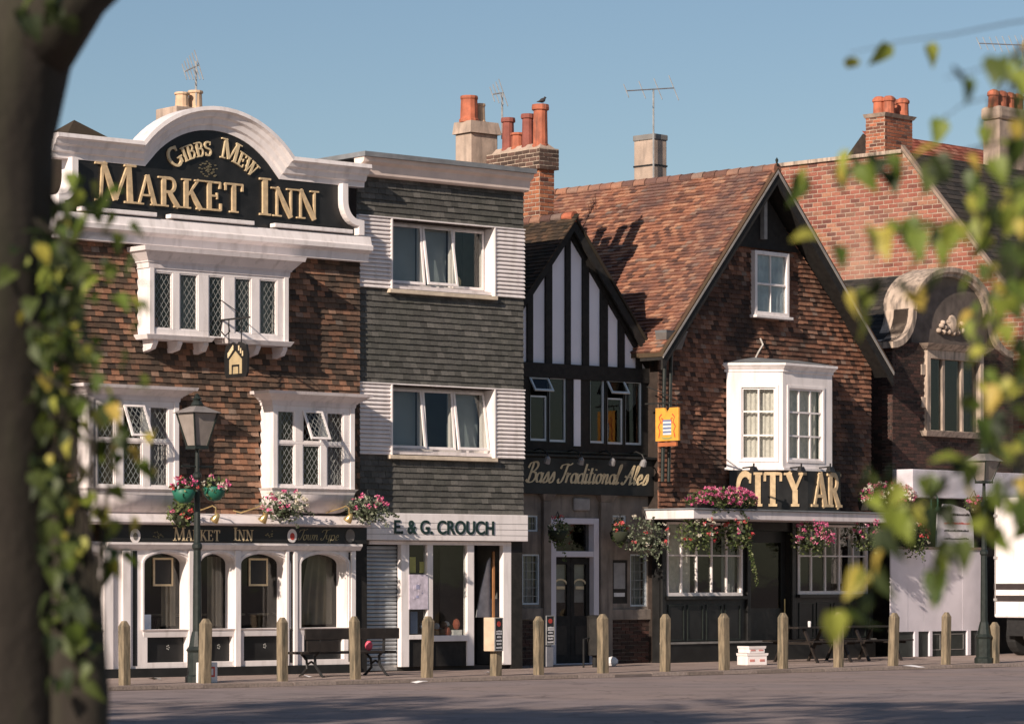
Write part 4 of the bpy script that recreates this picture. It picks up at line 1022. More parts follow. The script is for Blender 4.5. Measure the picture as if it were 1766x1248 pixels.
# ================================================================ GABLED TILE-HUNG PUB
gp = thing('gabled_house', 'tile-hung pub with steep orange-brown roof, white canted bay and black ground floor', 'building', CC)
VC = -.46
xA = CC.X(1341, VC); zA = CC.Z(1341, 297, VC); xE = CC.X(1541, VC); zE = CC.Z(1541, 645, VC); hf = xE-xA; xL = CC.X(1143, VC); hl = xA-xL; sl = (zA-zE)/hf; sll = (zA-zE)/hl
x0g, x1g = xL+.42, xE-.18
zcan1, zcan0 = CC.Z(1370, 882, -1.25), CC.Z(1370, 896, -1.25)
def zrk(x): return zA-(x-xA)*sl if x > xA else zA-(xA-x)*sll
mb = MB()
zhi = zrk(x0g)-.25
mb.box(x0g, x1g, .9, 7.5, 0, zhi); mb.ext([(x0g, zhi), (x1g, zhi), (xA, zA-.25)], .16, 7.5)
mb.box(x0g, x0g+.15, .2, .899, 0, zhi); mb.box(x1g-.15, x1g, .2, .899, 0, zhi); mb.box(x0g+.15, x1g-.15, .2, .899, zcan0-.1, zcan1+.1)
mb.build('wall', BACKT, gp)
# upper sash
sr = px_rect(CC, 1303, 1356, 437, 545, -.06)
P_ = .85                                    # bay projection
bxl, bx1, bx2 = CC.X(1253, 0), CC.X(1350, -P_), CC.X(1435, -P_); bxr = bx2+(bx1-bxl)
zby1, zby0 = CC.Z(1350, 642, -P_), CC.Z(1350, 806, -P_)
mb = MB(); mb.wall(x0g, x1g, zcan1-.1, zhi, [(bxl+.1, bxr-.1, zby0+.1, zby1-.1)], .05, .2); mb.build('front_wall', BACKT, gp)
courses(gp, 'wall_tile', TILEC, front_at(.05), [(x0g, zcan1), (x1g, zcan1), (x1g, zhi), (xA, zA-.3), (x0g, zhi)], [(sr[0], sr[1], sr[2], sr[3]), (bxl, bxr, zby0, zby1+.1)], .165, .1, key=lambda t: abs(t[0]-xA)+.45*abs(t[1]-6.6), lift=.044, jit=.008)
sw = MB(); sw.frame(sr[0]-.06, sr[1]+.06, sr[2], sr[3]+.03, .08, -.10, .05); sw.box(sr[0]+.02, sr[1]-.02, -.07, .03, (sr[2]+sr[3])/2-.02, (sr[2]+sr[3])/2+.025)
xm = (sr[0]+sr[1])/2; sw.box(xm-.012, xm+.012, -.06, .02, sr[2]+.08, sr[3]-.05); sw_ = sw.build('sash_window', WHITE2, gp, bevel=.006)
MB().box(sr[0]+.02, sr[1]-.02, -.04, -.034, sr[2]+.05, sr[3]-.03).build('pane', GLASS, sw_); MB().box(sr[0]-.1, sr[1]+.1, -.18, .05, sr[2]-.06, sr[2]-.002).build('sill', WHITE2, sw_, bevel=.006)
curtain(sr[0]+.02, sr[1]-.02, sr[2]+.05, sr[3]-.05, .0, pm('pale_blue_curtain', (.45,.50,.58), .9), sw_, 6, .012)
# apex: dark boarding with a pale post
zbd = CC.Z(1340, 432)
hw = (zA-.3-zbd)/sl
MB().ext([(xA-hw, zbd), (xA+hw, zbd), (xA, zA-.3)], -.03, .0).build('apex_boarding', BLACKM, gp)
MB().box(xA-.05, xA+.05, -.14, -.03, CC.Z(1340, 415, -.1), CC.Z(1340, 338, -.1)).build('king_post', pm('weathered_post', (.30,.29,.28)), gp)
# roof
for s_ in (-1, 1):
    xe = xA+hf if s_ > 0 else xL
    MB().ext([(xA, zA+.10), (xe, zE+.10), (xe, zE+.01), (xA, zA+.01)], VC-.02, 7.6).build('roof_slope', ROOFD, gp)
    MB().ext([(xA, zA+.0), (xe, zE+.0), (xe, zE-.26), (xA, zA-.26)], VC, VC+.05).build('barge_board', BLACKM, gp)
    MB().ext([(xA, zA+.045), (xe, zE+.045), (xe, zE-.02), (xA, zA-.02)], VC-.025, VC-.001).build('verge_trim', pm('weathered_verge', (.33,.31,.29), .8), gp)
    MB().ext([(xA, zA-.01), (xe, zE-.01), (xe, zE-.06), (xA, zA-.06)], VC+.05, .16).build('soffit', BLACKM, gp)
th = math.atan(sll); Lq = math.hypot(hl, zA-zE)
courses(gp, 'roof_tile', ROOFT, plane_at((xL, 7.0, zE+.10), (0,-1,0), (math.cos(th),0,math.sin(th))), [(0,0),(7.4,0),(7.4,Lq),(0,Lq)], [], .17, .105, key=lambda t: -t[0]-.35*t[1], lift=.045, top=.012, jit=.010)
for k in range(24): MB().lathe([(.13,0),(.115,.33)], 0, 0, 10).build('ridge_tile', ROOFT, gp, loc=(xA, VC-.01+.335*k+random.uniform(-.01,.01), zA+.06), rot=(R(-90)+random.uniform(-.02,.02), 0, 0))
MB().lathe([(.03,0),(.05,.04),(.02,.08),(.035,.14),(.0,.2)], xA, VC+.02, 8).build('finial', DKGREEN, gp, loc=(0,0,zA+.12))
# canted bay
def facet(A, B, cols, rows, f0, f1, g0, g1, nm):
    A, B = Vector((A[0], A[1], 0)), Vector((B[0], B[1], 0)); d = B-A; w_ = d.length; ang = math.atan2(d.y, d.x)
    hx0, hx1 = w_*f0, w_*f1; hz0, hz1 = zby0+(zby1-zby0)*g0, zby0+(zby1-zby0)*g1
    mb = MB(); mb.wall(0, w_, zby0, zby1, [(hx0, hx1, hz0, hz1)], 0, .10)
    o = mb.build(nm, WHITE2, gp, loc=(A.x, A.y, 0), rot=(0, 0, ang))
    mb = MB(); mb.frame(hx0, hx1, hz0, hz1, .035, .02, .08)
    for i in range(1, cols): x_ = hx0+(hx1-hx0)*i/cols; mb.box(x_-.018, x_+.018, .02, .07, hz0+.035, hz1-.035)
    for i in range(1, rows):
        z_ = hz0+(hz1-hz0)*i/rows
        for j in range(cols):
            xa_, xb_ = hx0+(hx1-hx0)*j/cols, hx0+(hx1-hx0)*(j+1)/cols
            mb.box(xa_+.019, xb_-.019, .02, .07, z_-.018, z_+.018)
    mb.build('glazing_bars', WHITE2, o)
    MB().frame(hx0-.06, hx1+.06, hz0-.06, hz1+.06, .055, -.018, .0).build('architrave', WHITE2, o)
    for i in range(cols):
        for j in range(rows):
            xa_, xb_ = hx0+(hx1-hx0)*i/cols, hx0+(hx1-hx0)*(i+1)/cols; za_, zb_ = hz0+(hz1-hz0)*j/rows, hz0+(hz1-hz0)*(j+1)/rows
            MB().box(xa_+.016, xb_-.016, .045, .05, za_+.016, zb_-.016).build('pane', GLASS, o)
    curtain(hx0, hx1, hz0, hz1, .16, NET, o, 7, .018, name='net_curtain')
    return o
facet((bxl, 0), (bx1, -P_), 2, 3, .27, .87, .09, .84, 'bay_window'); facet((bx1, -P_), (bx2, -P_), 3, 3, .12, .80, .09, .84, 'bay_window'); facet((bx2, -P_), (bxr, 0), 2, 3, .15, .8, .09, .84, 'bay_window')
def bayring(e): return [(bxl-e, .04), (bx1-e*.414, -P_-e), (bx2+e*.414, -P_-e), (bxr+e, .04)]
def loft(mb, rings):   # rings: (overhang, z)
    vs = []; 
    for e, z in rings: vs += [(x, y, z) for x, y in bayring(e)]
    n = len(rings); mb.add(vs, [(4*i+j, 4*i+j+1, 4*i+j+5, 4*i+j+4) for i in range(n-1) for j in range(3)] + [(0,1,2,3)] + [tuple(4*(n-1)+j for j in range(4))]); return mb
loft(MB(), [(.0, zby1), (.03, zby1+.02), (.03, zby1+.06), (.09, zby1+.13), (.12, zby1+.15), (.12, zby1+.20), (.0, zby1+.205)]).build('bay_cornice', WHITE2, gp)
mb = MB(); rg = bayring(.1); zq = zby1+.21; xm = (bx1+bx2)/2
mb.add([(x, y, zq) for x, y in rg]+[(bx1+.1, .05, zq+.16), (bx2-.1, .05, zq+.16)], [(0,1,4),(1,2,5,4),(2,3,5),(0,4,5,3)]); mb.build('bay_roof', LEADF, gp)
loft(MB(), [(-.05, zby0-.06), (.05, zby0-.05), (.05, zby0), (.0, zby0+.001)]).build('bay_sill', WHITE2, gp)
MB().box(bxl, bxr, .2, .3, zby0, zby1).build('bay_back', ROOM, gp)
MB().tube([(xA-.2, -.02, CC.Z(1330, 620)), (xA-.2, -.1, CC.Z(1330, 610)), (xA-.05, -.1, CC.Z(1338, 597)), (xA-.05, -.03, CC.Z(1338, 586))], .02, 6).build('vent_pipe', pm('pale_pipe', (.5,.47,.43)), gp)
# canopy over the ground floor
xc0 = CC.X(1196, -1.25); xc1 = CC.X(1556, -1.25)
cn = MB().box(xc0, xc1, -1.25, .05, zcan0-.02, zcan1+.0).build('canopy', WHITE, gp, bevel=.015)
MB().box(xc0-.03, xc1+.03, -1.30, .05, zcan1+.002, zcan1+.03).build('canopy_flashing', LEADF, cn)
# canted name board with gilt letters
zn0, zn1 = zcan1+.04, CC.Z(1350, 810, -1.1)
na, nb_ = (CC.X(1258, -.1), -.1), (CC.X(1393, -1.12), -1.12); nc = (CC.X(1449, -1.12), -1.12); nd = (nc[0]+.9, -.1)
NBM = BLACK
def nboard(A, B, txts):
    A, B = Vector((A[0], A[1], 0)), Vector((B[0], B[1], 0)); d = B-A; w_ = d.length; ang = math.atan2(d.y, d.x)
    o = MB().box(0, w_, 0, .05, zn0, zn1).build('name_board', NBM, gp, loc=(A.x, A.y, 0), rot=(0, 0, ang))
    for c, f0, f1 in txts:
        wd = SERIF[c][0]; s_ = w_*(f1-f0)/wd
        m_, _ = serif_letter(c, w_*f0, zn0+.08, s_, (zn1-zn0)*.86, -.035, .0, bold=1.25); m_.build('letter', GOLD, o)
    return o
nboard(na, nb_, [('C', .07, .29), ('I', .29, .43), ('T', .42, .68), ('Y', .70, .97)]); nboard(nb_, nc, [('A', .12, .60), ('R', .58, .99)]); nboard(nc, nd, [('M', .08, .55), ('S', .6, .9)])
# ground floor: black front with white-barred windows
zgt = zcan0-.022
g1 = px_rect(CC, 1149, 1279, 945, 1027, 0.0); g2 = px_rect(CC, 1375, 1495, 905, 1024, 0.0); gdoor = px_rect(CC, 1292, 1362, 915, 1125, 0.0)
g1 = (g1[0], g1[1], g1[2], g2[3])
mb = MB(); mb.wall(x0g, x1g, 0.0, zgt, [g1, g2, (gdoor[0], gdoor[1], .1, gdoor[3])], .0, .2); mb.build('black_front', BLACK, gp)
for wi, g in enumerate((g1, g2)):
    a, b, c, d = g; mb = MB(); mb.frame(a, b, c, d, .045, -.03, .08, wb=.07)
    for i in range(1, 5): x_ = a+(b-a)*i/5; mb.box(x_-.017, x_+.017, -.005, .05, c+.07, d-.045)
    zz = c+(d-c)*.55
    for i in range(5): mb.box(a+(b-a)*i/5+.02, a+(b-a)*(i+1)/5-.02, -.004, .05, zz-.015, zz+.015)
    w_ = mb.build('window', WHITE2, gp)
    for i in range(5):
        for (p, q) in ((c+.06, zz), (zz, d-.04)): MB().box(a+(b-a)*i/5+.012, a+(b-a)*(i+1)/5-.012, .03, .035, p+.012, q-.012).build('pane', GLASS, w_)
    curtain(a+.05, a+(b-a)*(.38 if wi == 0 else .12), c, d, .15, NET, w_, 4, .02); curtain(b-(b-a)*.2, b-.05, c, d, .15, NET if wi else CURTAIN, w_, 3, .02)
    MB().box(a-.05, b+.05, -.12, .0, c-.07, c-.002).build('sill', BLACK, w_)
    for i in range(4): MB().frame(a+(b-a)*i/4+.05, a+(b-a)*(i+1)/4-.05, .45, c-.18, .025, -.018, .0).build('panel_moulding', DKGREEN, w_)
MB().box(x0g, x1g, -.10, .0, .0, .38).build('plinth', BLACK, gp); MB().box(x0g, x1g, -.13, .0, .381, .42).build('plinth_ledge', pm('grey_ledge', (.22,.21,.20)), gp)
for xd in (gdoor[0]-.12, gdoor[1]+.02, x0g+.02, x1g-.14): MB().box(xd, xd+.11, -.06, .0, .43, zgt).build('pilaster', BLACK, gp, bevel=.01)
dd = MB().wall(gdoor[0], gdoor[1], .11, gdoor[3], [(gdoor[0]+.15, gdoor[1]-.15, 1.1, gdoor[3]-.25)], .12, .18).build('door', BLACK, gp); MB().box(gdoor[0]+.15, gdoor[1]-.15, .14, .146, 1.1, gdoor[3]-.25).build('pane', GLASSD, dd); MB().tube([(gdoor[1]-.1, .06, .9), (gdoor[1]-.1, .06, 1.3)], .015, 6).build('door_handle', BRASS, dd)
MB().box(x0g+.16, x1g-.16, .86, .88, .1, zgt).build('room_back', ROOM, gp)

# ================================================================ STONE AND BRICK HOUSES ON THE RIGHT
D = CC.sub(CC.X(1546), .10); XD = D.X(1748)
sh = thing('dutch_gabled_house', 'dark brick house with curved stone gable and mullioned window over a pale shop fascia', 'building', D)
zgb = D.Z(1650, 597); zwt = D.Z(1650, 612)
mb = MB(); mb.box(0, XD, .3, 4.0, 0, zgb); mb.build('wall', BACKT, sh)
zf0, zf1 = D.Z(1650, 860, -.4), D.Z(1650, 812, -.4)
wr = px_rect(D, 1598, 1696, 606, 745, -.05)
mb = MB(); mb.wall(0, XD, zf1-.1, zgb-.001, [(wr[0]+.02, wr[1]-.02, wr[2]+.02, wr[3]-.02)], .02, .3); mb.build('front_wall', MORTARD, sh)
courses(sh, 'brick', BRICKD, front_at(.02), [(0, zf1), (XD, zf1), (XD, zgb), (0, zgb)], [wr], .225, .075, brick=True, lift=.012, gap=.01, key=lambda t: t[0])
courses(sh, 'side_brick', BRICKD, side_at(0.0), [(-3.9, 3.2), (-.02, 3.2), (-.02, zgb), (-3.9, zgb)], [], .225, .075, brick=True, lift=.012, gap=.01, limit=60, key=lambda t: -t[0])
mb = MB(); mb.frame(wr[0], wr[1], wr[2], wr[3], .14, -.07, .16, wb=.02, wt=.2)
for f_ in (.33, .66): x_ = wr[0]+(wr[1]-wr[0])*f_; mb.box(x_-.045, x_+.045, .0, .14, wr[2]+.02, wr[3]-.2)
sw = mb.build('stone_window', PALESTONE, sh, bevel=.015)
edg = [wr[0]+.16, wr[0]+(wr[1]-wr[0])*.33, wr[0]+(wr[1]-wr[0])*.66, wr[1]-.16]
for i in range(3): MB().box(edg[i]+.06*(i > 0), edg[i+1]-.06*(i < 2), .05, .056, wr[2]+.02, wr[3]-.2).build('pane', GLASSD, sw)
MB().frus(wr[0]-.1, wr[1]+.1, -.12, .02, wr[2]-.12, wr[2]-.002, .0, .08).build('sill', PALESTONE, sw); MB().frus(wr[0]-.05, wr[1]+.05, -.10, .02, wr[3]+.002, wr[3]+.13, .0, .16).build('cornice', PALESTONE, sw)
for k in range(5):
    z_ = wr[2]+.15+k*(wr[3]-wr[2])/5
    if k % 2: MB().box(wr[0]-.14, wr[0]-.002, -.03, .05, z_, z_+.24).build('quoin', PALESTONE, sw, bevel=.01)
# curved gable: thick stone arch on concave shoulders
gx0, gx1 = D.X(1573, -.05), D.X(1712, -.05); gxc = (gx0+gx1)/2; gr0 = (gx1-gx0)/2; gz = D.Z(1640, 540); gtop = D.Z(1640, 462)
ry = gtop-gz
body = [(gx0+.02, zgb)] + [(gxc+(gr0-.02)*math.cos(math.pi*(1-i/20)), gz+(ry-.02)*math.sin(math.pi*(1-i/20))) for i in range(21)] + [(gx1-.02, zgb)]
MB().ext(body, .08, .5).build('gable', pm('dark_gable_stone', (.13,.105,.09), .9, .3, 4, bump=.4), sh)
MB().sweep([(gxc+gr0*math.cos(math.pi*(1-i/24)), gz+ry*math.sin(math.pi*(1-i/24))) for i in range(25)], [(0, -.12), (0, .78), (-.20, .78), (-.20, -.04), (-.14, -.05), (-.10, -.12)]).build('gable_arch', PALESTONE, sh)
for s_, gx in ((-1, gx0), (1, gx1)):
    pts = [(gx, gz+.02)] + [(gx+s_*.02-s_*.0+s_*(.75*(1-math.cos(i/8*math.pi/2))), gz-.02-.75*math.sin(i/8*math.pi/2)) for i in range(9)]
    pr = [(0, -.10), (0, .72), (.14*(1 if s_ > 0 else -1), .72), (.14*(1 if s_ > 0 else -1), -.10)]
    MB().sweep(pts, [(-a, y) for a, y in pr]).build('gable_scroll', PALESTONE, sh)
    MB().ext([(p[0], p[1]) for p in pts]+[(gx-s_*.1, zgb-.3), (gx-s_*.1, gz)], .04, .45).build('shoulder', BACKT, sh)
random.seed(5); mb = MB(); cxx, czz = D.P(1648, 578, -.05)
for k in range(26):
    a = k*.72; r = .06+.028*k; mb.ball((cxx+r*.75*math.cos(a), .06, czz+.05+abs(r*.42*math.sin(a))), .07, .09, .06, 6, 4)
mb.build('carved_ornament', PALESTONE, sh, smooth=True)
MB().ball((cxx, .05, czz+.25), .17, .12, .22, 8, 6).build('carved_shield', PALESTONE, sh, smooth=True)
# slate roof running back behind the curved gable
xrd = gxc; zrd = D.Z(1520, 498, 3.0)+.1; zel = D.Z(1560, 612, .0)+.05
mb = MB(); mb.ext([(-.1, zel), (xrd, zrd), (XD, zel)], .5, 5.5); mb.build('roof_core', BACKT, sh)
ths = math.atan2(zrd-zel, xrd+.1); Ls = math.hypot(zrd-zel, xrd+.1)
courses(sh, 'slate', SLATE, plane_at((-.1, 5.4, zel+.01), (0,-1,0), (math.cos(ths),0,math.sin(ths))), [(0,0),(4.95,0),(4.95,Ls),(0,Ls)], [], .25, .15, limit=150, key=lambda t: -t[0], lift=.022)
MB().box(0, D.X(1780), -.55, .02, zf0, zf1).build('shop_fascia', LILAC, sh, bevel=.015)
MB().box(0, XD, .02, .3, 0, zf0-.01).build('shop_front', BLACKM, sh)
# hoarding in front of the shop
yh = -.75; hd = thing('hoarding', 'pale lilac-grey boarded hoarding standing before the shop at the right', 'hoarding', D, D.X(1536, yh), yh, 0)
hx = lambda u: D.X(u, yh)-D.X(1536, yh)
zh1, zh0 = D.Z(1600, 947, yh), D.Z(1600, 1088, yh)
us = [1536, 1566, 1594, 1626, 1660, 1692]
for i in range(5): MB().box(hx(us[i])+.004, hx(us[i+1])-.004, random.uniform(0, .012), .03, zh0+.0, zh1).build('board', LILAC, hd)
for u_, wd in ((1577, .13), (1603, .09), (1668, .12), (1688, .1)): MB().box(hx(u_), hx(u_)+wd, -.015, .05, .01, zh0-.002).build('post', LILAC, hd)
MB().box(0, hx(1692), .04, .06, .0, zh0).build('dark_backing', pm('dark_green_board', (.03,.036,.033)), hd)
MB().box(0, hx(1692), -.02, .05, zh1+.002, zh1+.06).build('top_rail', pm('brown_rail', (.24,.18,.15)), hd)
for u0, u1 in ((1606, 1624), (1632, 1664)): MB().frame(hx(u0), hx(u1), .14, zh0-.06, .02, .03, .04).build('grille', CONC, hd)
MB().ext([(hx(1602), D.Z(1610, 1030, yh)), (hx(1616), D.Z(1610, 1034, yh)), (hx(1620), D.Z(1610, 1022, yh)), (hx(1610), D.Z(1610, 1021, yh))], -.018, -.016).build('torn_poster', BLUEP, hd)
nb = thing('notice_board', 'white rounded notice board with lines of dark print above the hoarding', 'sign', D, D.X(1614, -.6), -.6, D.Z(1640, 945, -.6))
nw, nh = D.X(1679, -.6)-D.X(1614, -.6), D.Z(1640, 869, -.6)-D.Z(1640, 945, -.6)
MB().ext([(0,0),(nw,0),(nw-.03,nh*.62),(nw-.2,nh*.88),(.55,nh),(.25,nh),(.2,nh*.86),(.04,nh*.84)], -.02, .02).build('panel', pm('pale_grey_sign', (.62,.60,.63)), nb, bevel=.008)
random.seed(9)
for li, (zz, hgt, m_) in enumerate(((.74, .055, DKWOOD), (.55, .035, REDP), (.38, .04, IRON), (.2, .035, IRON))):
    mb = MB(); x = nw*.26 if li == 0 else nw*.20
    while x < nw*.85:
        wd = random.uniform(.015, .04); mb.box(x, x+wd, -.024, -.0205, nh*zz, nh*zz+hgt*random.uniform(.7, 1.2)); x += wd+random.uniform(.008, .02)
    mb.build('print_line', m_, nb)
hk = thing('lamp_bracket', 'green swan-neck lamp over the notice board on the right', 'lamp', D, D.X(1606, -.6), -.6, D.Z(1610, 880, -.6))
MB().tube([(0,0,-.1),(0,0,.22)]+[(.12+.12*math.cos(R(180-18*i)), 0, .22+.14*math.sin(R(180-18*i))) for i in range(11)]+[(.24,0,.08)], .018, 6).build('arm', pm('green_enamel', (.06,.16,.12), .4), hk); MB().lathe([(.02,.1),(.09,.0),(.085,-.02)], .24, 0, 10).build('shade', pm('green_enamel_shade', (.06,.16,.12), .4), hk)

# tall brick house behind: left-facing gable wall and slate front slope
XE = CC.X(1795, .6)
eh = thing('brick_gabled_house', 'tall house with broad sunlit pink brick side wall and dark slate roof', 'building', CC)
yz = [CC.Q(u, v, XE) for u, v in ((1330, 294), (1556, 264), (1690, 440), (1778, 556))]
zlow = 5.0
y_back, y_top, y_mid, y_ev = [p[0] for p in yz]; zt_ = yz[1][1]; z_mid = yz[2][1]; z_ev = yz[3][1]
z_mid2 = zt_ + (z_ev-zt_)*(y_top-y_mid)/(y_top-y_ev)
mb = MB(); mb.extx([(y_back, 0), (y_ev, 0), (y_ev, z_ev), (y_top, zt_), (y_back, zt_)], XE+.02, XE+9); mb.build('wall', MORTAR, eh)
courses(eh, 'brick', BRICKP, side_at(XE+.02), [(-y_back, zlow), (-y_ev, zlow), (-y_ev, z_ev), (-y_top, zt_), (-y_back, zt_)], [], .30, .112, brick=True, lift=.008, gap=.022, key=lambda t: -t[0]*.6-t[1])
MB().box(XE-.06, XE+.3, y_top, y_back, zt_, zt_+.09).build('coping', PALESTONE, eh)
sl_ = Vector((0, y_top-y_ev, zt_-z_ev)); Ls = sl_.length
MB().add([(XE-.05, y_ev-.05, z_ev), (XE+.10, y_ev-.05, z_ev), (XE+.10, y_top, zt_+.09), (XE-.05, y_top, zt_+.09), (XE-.05, y_ev-.05, z_ev+.1), (XE+.10, y_ev-.05, z_ev+.1), (XE+.10, y_top, zt_+.2), (XE-.05, y_top, zt_+.2)], [(3,2,1,0),(4,5,6,7),(0,1,5,4),(1,2,6,5),(2,3,7,6),(3,0,4,7)]).build('verge', pm('buff_verge', (.30,.22,.17), .9), eh)
courses(eh, 'slate', SLATE, plane_at((XE+.11, y_ev, z_ev+.02), (1,0,0), sl_), [(0,0),(6.0,0),(6.0,Ls),(0,Ls)], [], .28, .17, limit=200, key=lambda t: t[0], lift=.025)
# red tiled range beyond
rh = thing('red_roofed_range', 'far red-tiled roof showing between the two right-hand chimneys', 'building', CC)
yr = y_top+2.5; x_a, z_a = CC.P(1600, 315, yr); x_b, z_b = CC.P(1700, 258, yr+1.2)
MB().box(x_a-1, x_a+12, yr+.3, yr+3, 0, z_a).build('wall', MORTARD, rh)
ru = Vector((0, 1.4, z_b-z_a)); MB().extx([(yr+.05, z_a-.05), (yr+.05+1.4, z_b-.05), (yr+2.8, z_a-.05)], x_a-.9, x_a+11.9).build('roof_core', BACKT, rh)
courses(rh, 'roof_tile', pal('red_roof_tile', [(0,(.22,.06,.04)),(.5,(.38,.12,.08)),(1,(.45,.20,.14))]), plane_at((x_a-1, yr, z_a), (1,0,0), ru), [(0,0),(5.5,0),(5.5,ru.length),(0,ru.length)], [], .24, .15, limit=80, key=lambda t: t[0], lift=.03)

# ================================================================ CHIMNEYS AND AERIALS
def brick_stack(t, x0, x1, y0, y1, z0, z1, mat=BRICKC, mort=MORTAR, gauge=.085, L_=.23, lim=120):
    MB().box(x0, x1, y0, y1, z0, z1).build('core', mort, t)
    courses(t, 'brick', mat, front_at(y0), [(x0, z0), (x1, z0), (x1, z1), (x0, z1)], [], L_, gauge, brick=True, lift=.008, gap=.02, limit=lim)
    courses(t, 'brick', mat, side_at(x0), [(-y1, z0), (-y0, z0), (-y0, z1), (-y1, z1)], [], L_, gauge, brick=True, lift=.008, gap=.02, limit=lim, rest='side_brick_courses')
# big brick stack on the timber-framed house
yk = 2.6; xk = K.X(930, yk); ck = thing('chimney', 'red brick chimney with four tall pots beside the tiled house', 'chimney', K, xk, yk, 0)
wk = K.X(958, yk)-xk; zk0 = K.Z(925, 400, yk)-.3; zk1 = K.Z(925, 290, yk); zk2 = K.Z(930, 254, yk); dk = 1.55
brick_stack(ck, .05, wk, .05, dk, zk0, zk1)
brick_stack(ck, -.03, wk+.06, -.03, dk+.1, zk1, zk2, pal('dark_cap_brick', [(0,(.05,.035,.03)),(.6,(.11,.07,.055)),(1,(.16,.09,.07))]))
MB().frus(.02, wk, .0, dk, zk2, zk2+.12, .0, -.12).build('flaunching', RENDER_, ck)
PD = pm('dark_terracotta', (.24,.075,.055), .75, .3, 4, bump=.3)
for (u_, vt, dy, r_, m_) in ((933, 181, .22, .155, POTR), (909, 197, .62, .125, PD), (887, 229, .95, .13, POTR), (869, 203, 1.25, .13, PD)):
    zt_p = K.Z(u_, vt, yk+dy); pot(r_, zt_p-zk2-.02, m_, ck, wk*.5, dy, zk2+.02)
# rendered stack behind
yk2 = 4.4; xk2 = K.X(812, yk2); c2 = thing('chimney', 'square cement-rendered chimney with red and buff pots left of the brick stack', 'chimney', K, xk2, yk2, 0)
z0_, z1_, z2_ = zc0, K.Z(815, 228, yk2), K.Z(815, 207, yk2); w2 = K.X(862, yk2)-xk2
MB().box(.03, w2-.03, .03, .55, z0_, z1_).build('stack', RENDER_, c2, bevel=.02); MB().frus(.0, w2, .0, .58, z1_, z2_, .03, -.02).build('cap', RENDER_, c2)
pot(.19, K.Z(806, 160, yk2)-z2_, POTR, c2, .20, .30, z2_-.01, 1.0); pot(.11, K.Z(834, 174, yk2)-z2_, POTB, c2, .52, .33, z2_-.01, 1.05); pot(.10, K.Z(826, 176, yk2)-z2_, PD, c2, .36, .42, z2_-.01, 1.05)
aerial('small aerial beside the brick chimney with four pots', K, 866, 160, 240, yk2+.3, 4, ((849, 163), (868, 160)))
# rendered stack on the ridge of the gabled pub
yk3 = 5.2; xk3 = CC.X(1128, yk3); c3 = thing('chimney', 'tall plain tan rendered chimney rising behind the orange roof ridge', 'chimney', CC, xk3, yk3, 0)
w3 = CC.X(1150, yk3)-xk3; MB().box(0, w3, 0, .62, zA-1.2, CC.Z(1128, 240, yk3)).build('stack', RENDER_, c3, bevel=.02); MB().box(-.02, w3+.02, -.02, .64, CC.Z(1128, 240, yk3), CC.Z(1128, 230, yk3)).build('cap', CONC, c3, bevel=.02)
MB().box(-.012, w3*.999+.012, -.012, .632, CC.Z(1128, 284, yk3)-.02, CC.Z(1128, 284, yk3)+.02).build('strap', IRON, c3)
aerial('tall thin aerial mast strapped to the tan rendered chimney', CC, 1127, 155, 312, yk3-.08, 4, ((1080, 157), (1162, 152)))
# brick stack on the brick gable
yk4 = y_top+1.35; xk4 = CC.X(1526, yk4-.6); c4 = thing('chimney', 'striped brick chimney with four short red pots on the pink brick gable', 'chimney', CC, xk4, yk4-.6, 0)
w4 = CC.X(1576, yk4-.6)-xk4; zb4 = zt_+.0; z1_ = CC.Z(1526, 200, yk4-.6)
brick_stack(c4, .03, w4-.03, .03, .62, zt_-.3, z1_, pal('striped_brick', [(0,(.10,.05,.04)),(.35,(.32,.11,.06)),(.75,(.44,.16,.09)),(1,(.15,.08,.06))]))
MB().frus(.0, w4, .0, .65, z1_, z1_+.09, .0, .06).build('cap', RENDER_, c4)
for k, (u_, dy) in enumerate(((1516, .45), (1533, .2), (1548, .42), (1557, .18))):
    r_ = .15; zz = z1_+.09; MB().lathe([(r_*1.05,0),(r_,.06),(r_*.95,.32),(r_*1.15,.34),(r_*1.15,.40),(r_*.9,.44),(r_*.6,.47),(0.01,.48)], CC.X(u_, yk4-.6+dy)-xk4, dy, 12).build('chimney_pot', POTR, c4, loc=(0,0,zz))
# rendered stack at the far right
yk5 = y_top+.6; xk5 = CC.X(1724, yk5); c5 = thing('chimney', 'broad cement-rendered chimney with red hooded pots at the right edge', 'chimney', CC, xk5, yk5, 0)
z1_ = CC.Z(1724, 205, yk5); w5 = 1.3
MB().box(.03, w5, .03, .55, zt_-2.0, z1_).build('stack', RENDER_, c5, bevel=.03); MB().box(-.03, w5+.06, -.03, .61, z1_+.002, CC.Z(1724, 181, yk5)).build('cap', RENDER_, c5, bevel=.10)
for k in range(4):
    r_ = .14; zz = CC.Z(1724, 184, yk5); MB().lathe([(r_*1.1,0),(r_,.08),(r_*.95,.30),(r_*1.2,.33),(r_*1.15,.42),(r_*.7,.47),(0.01,.5)], .12+.36*k, .28, 12).build('chimney_pot', POTR, c5, loc=(0,0,zz))
aerial('wide comb-like aerial on the chimney at the right edge', CC, 1764, 70, 190, yk5+.2, 9, ((1688, 75), (1780, 79)))
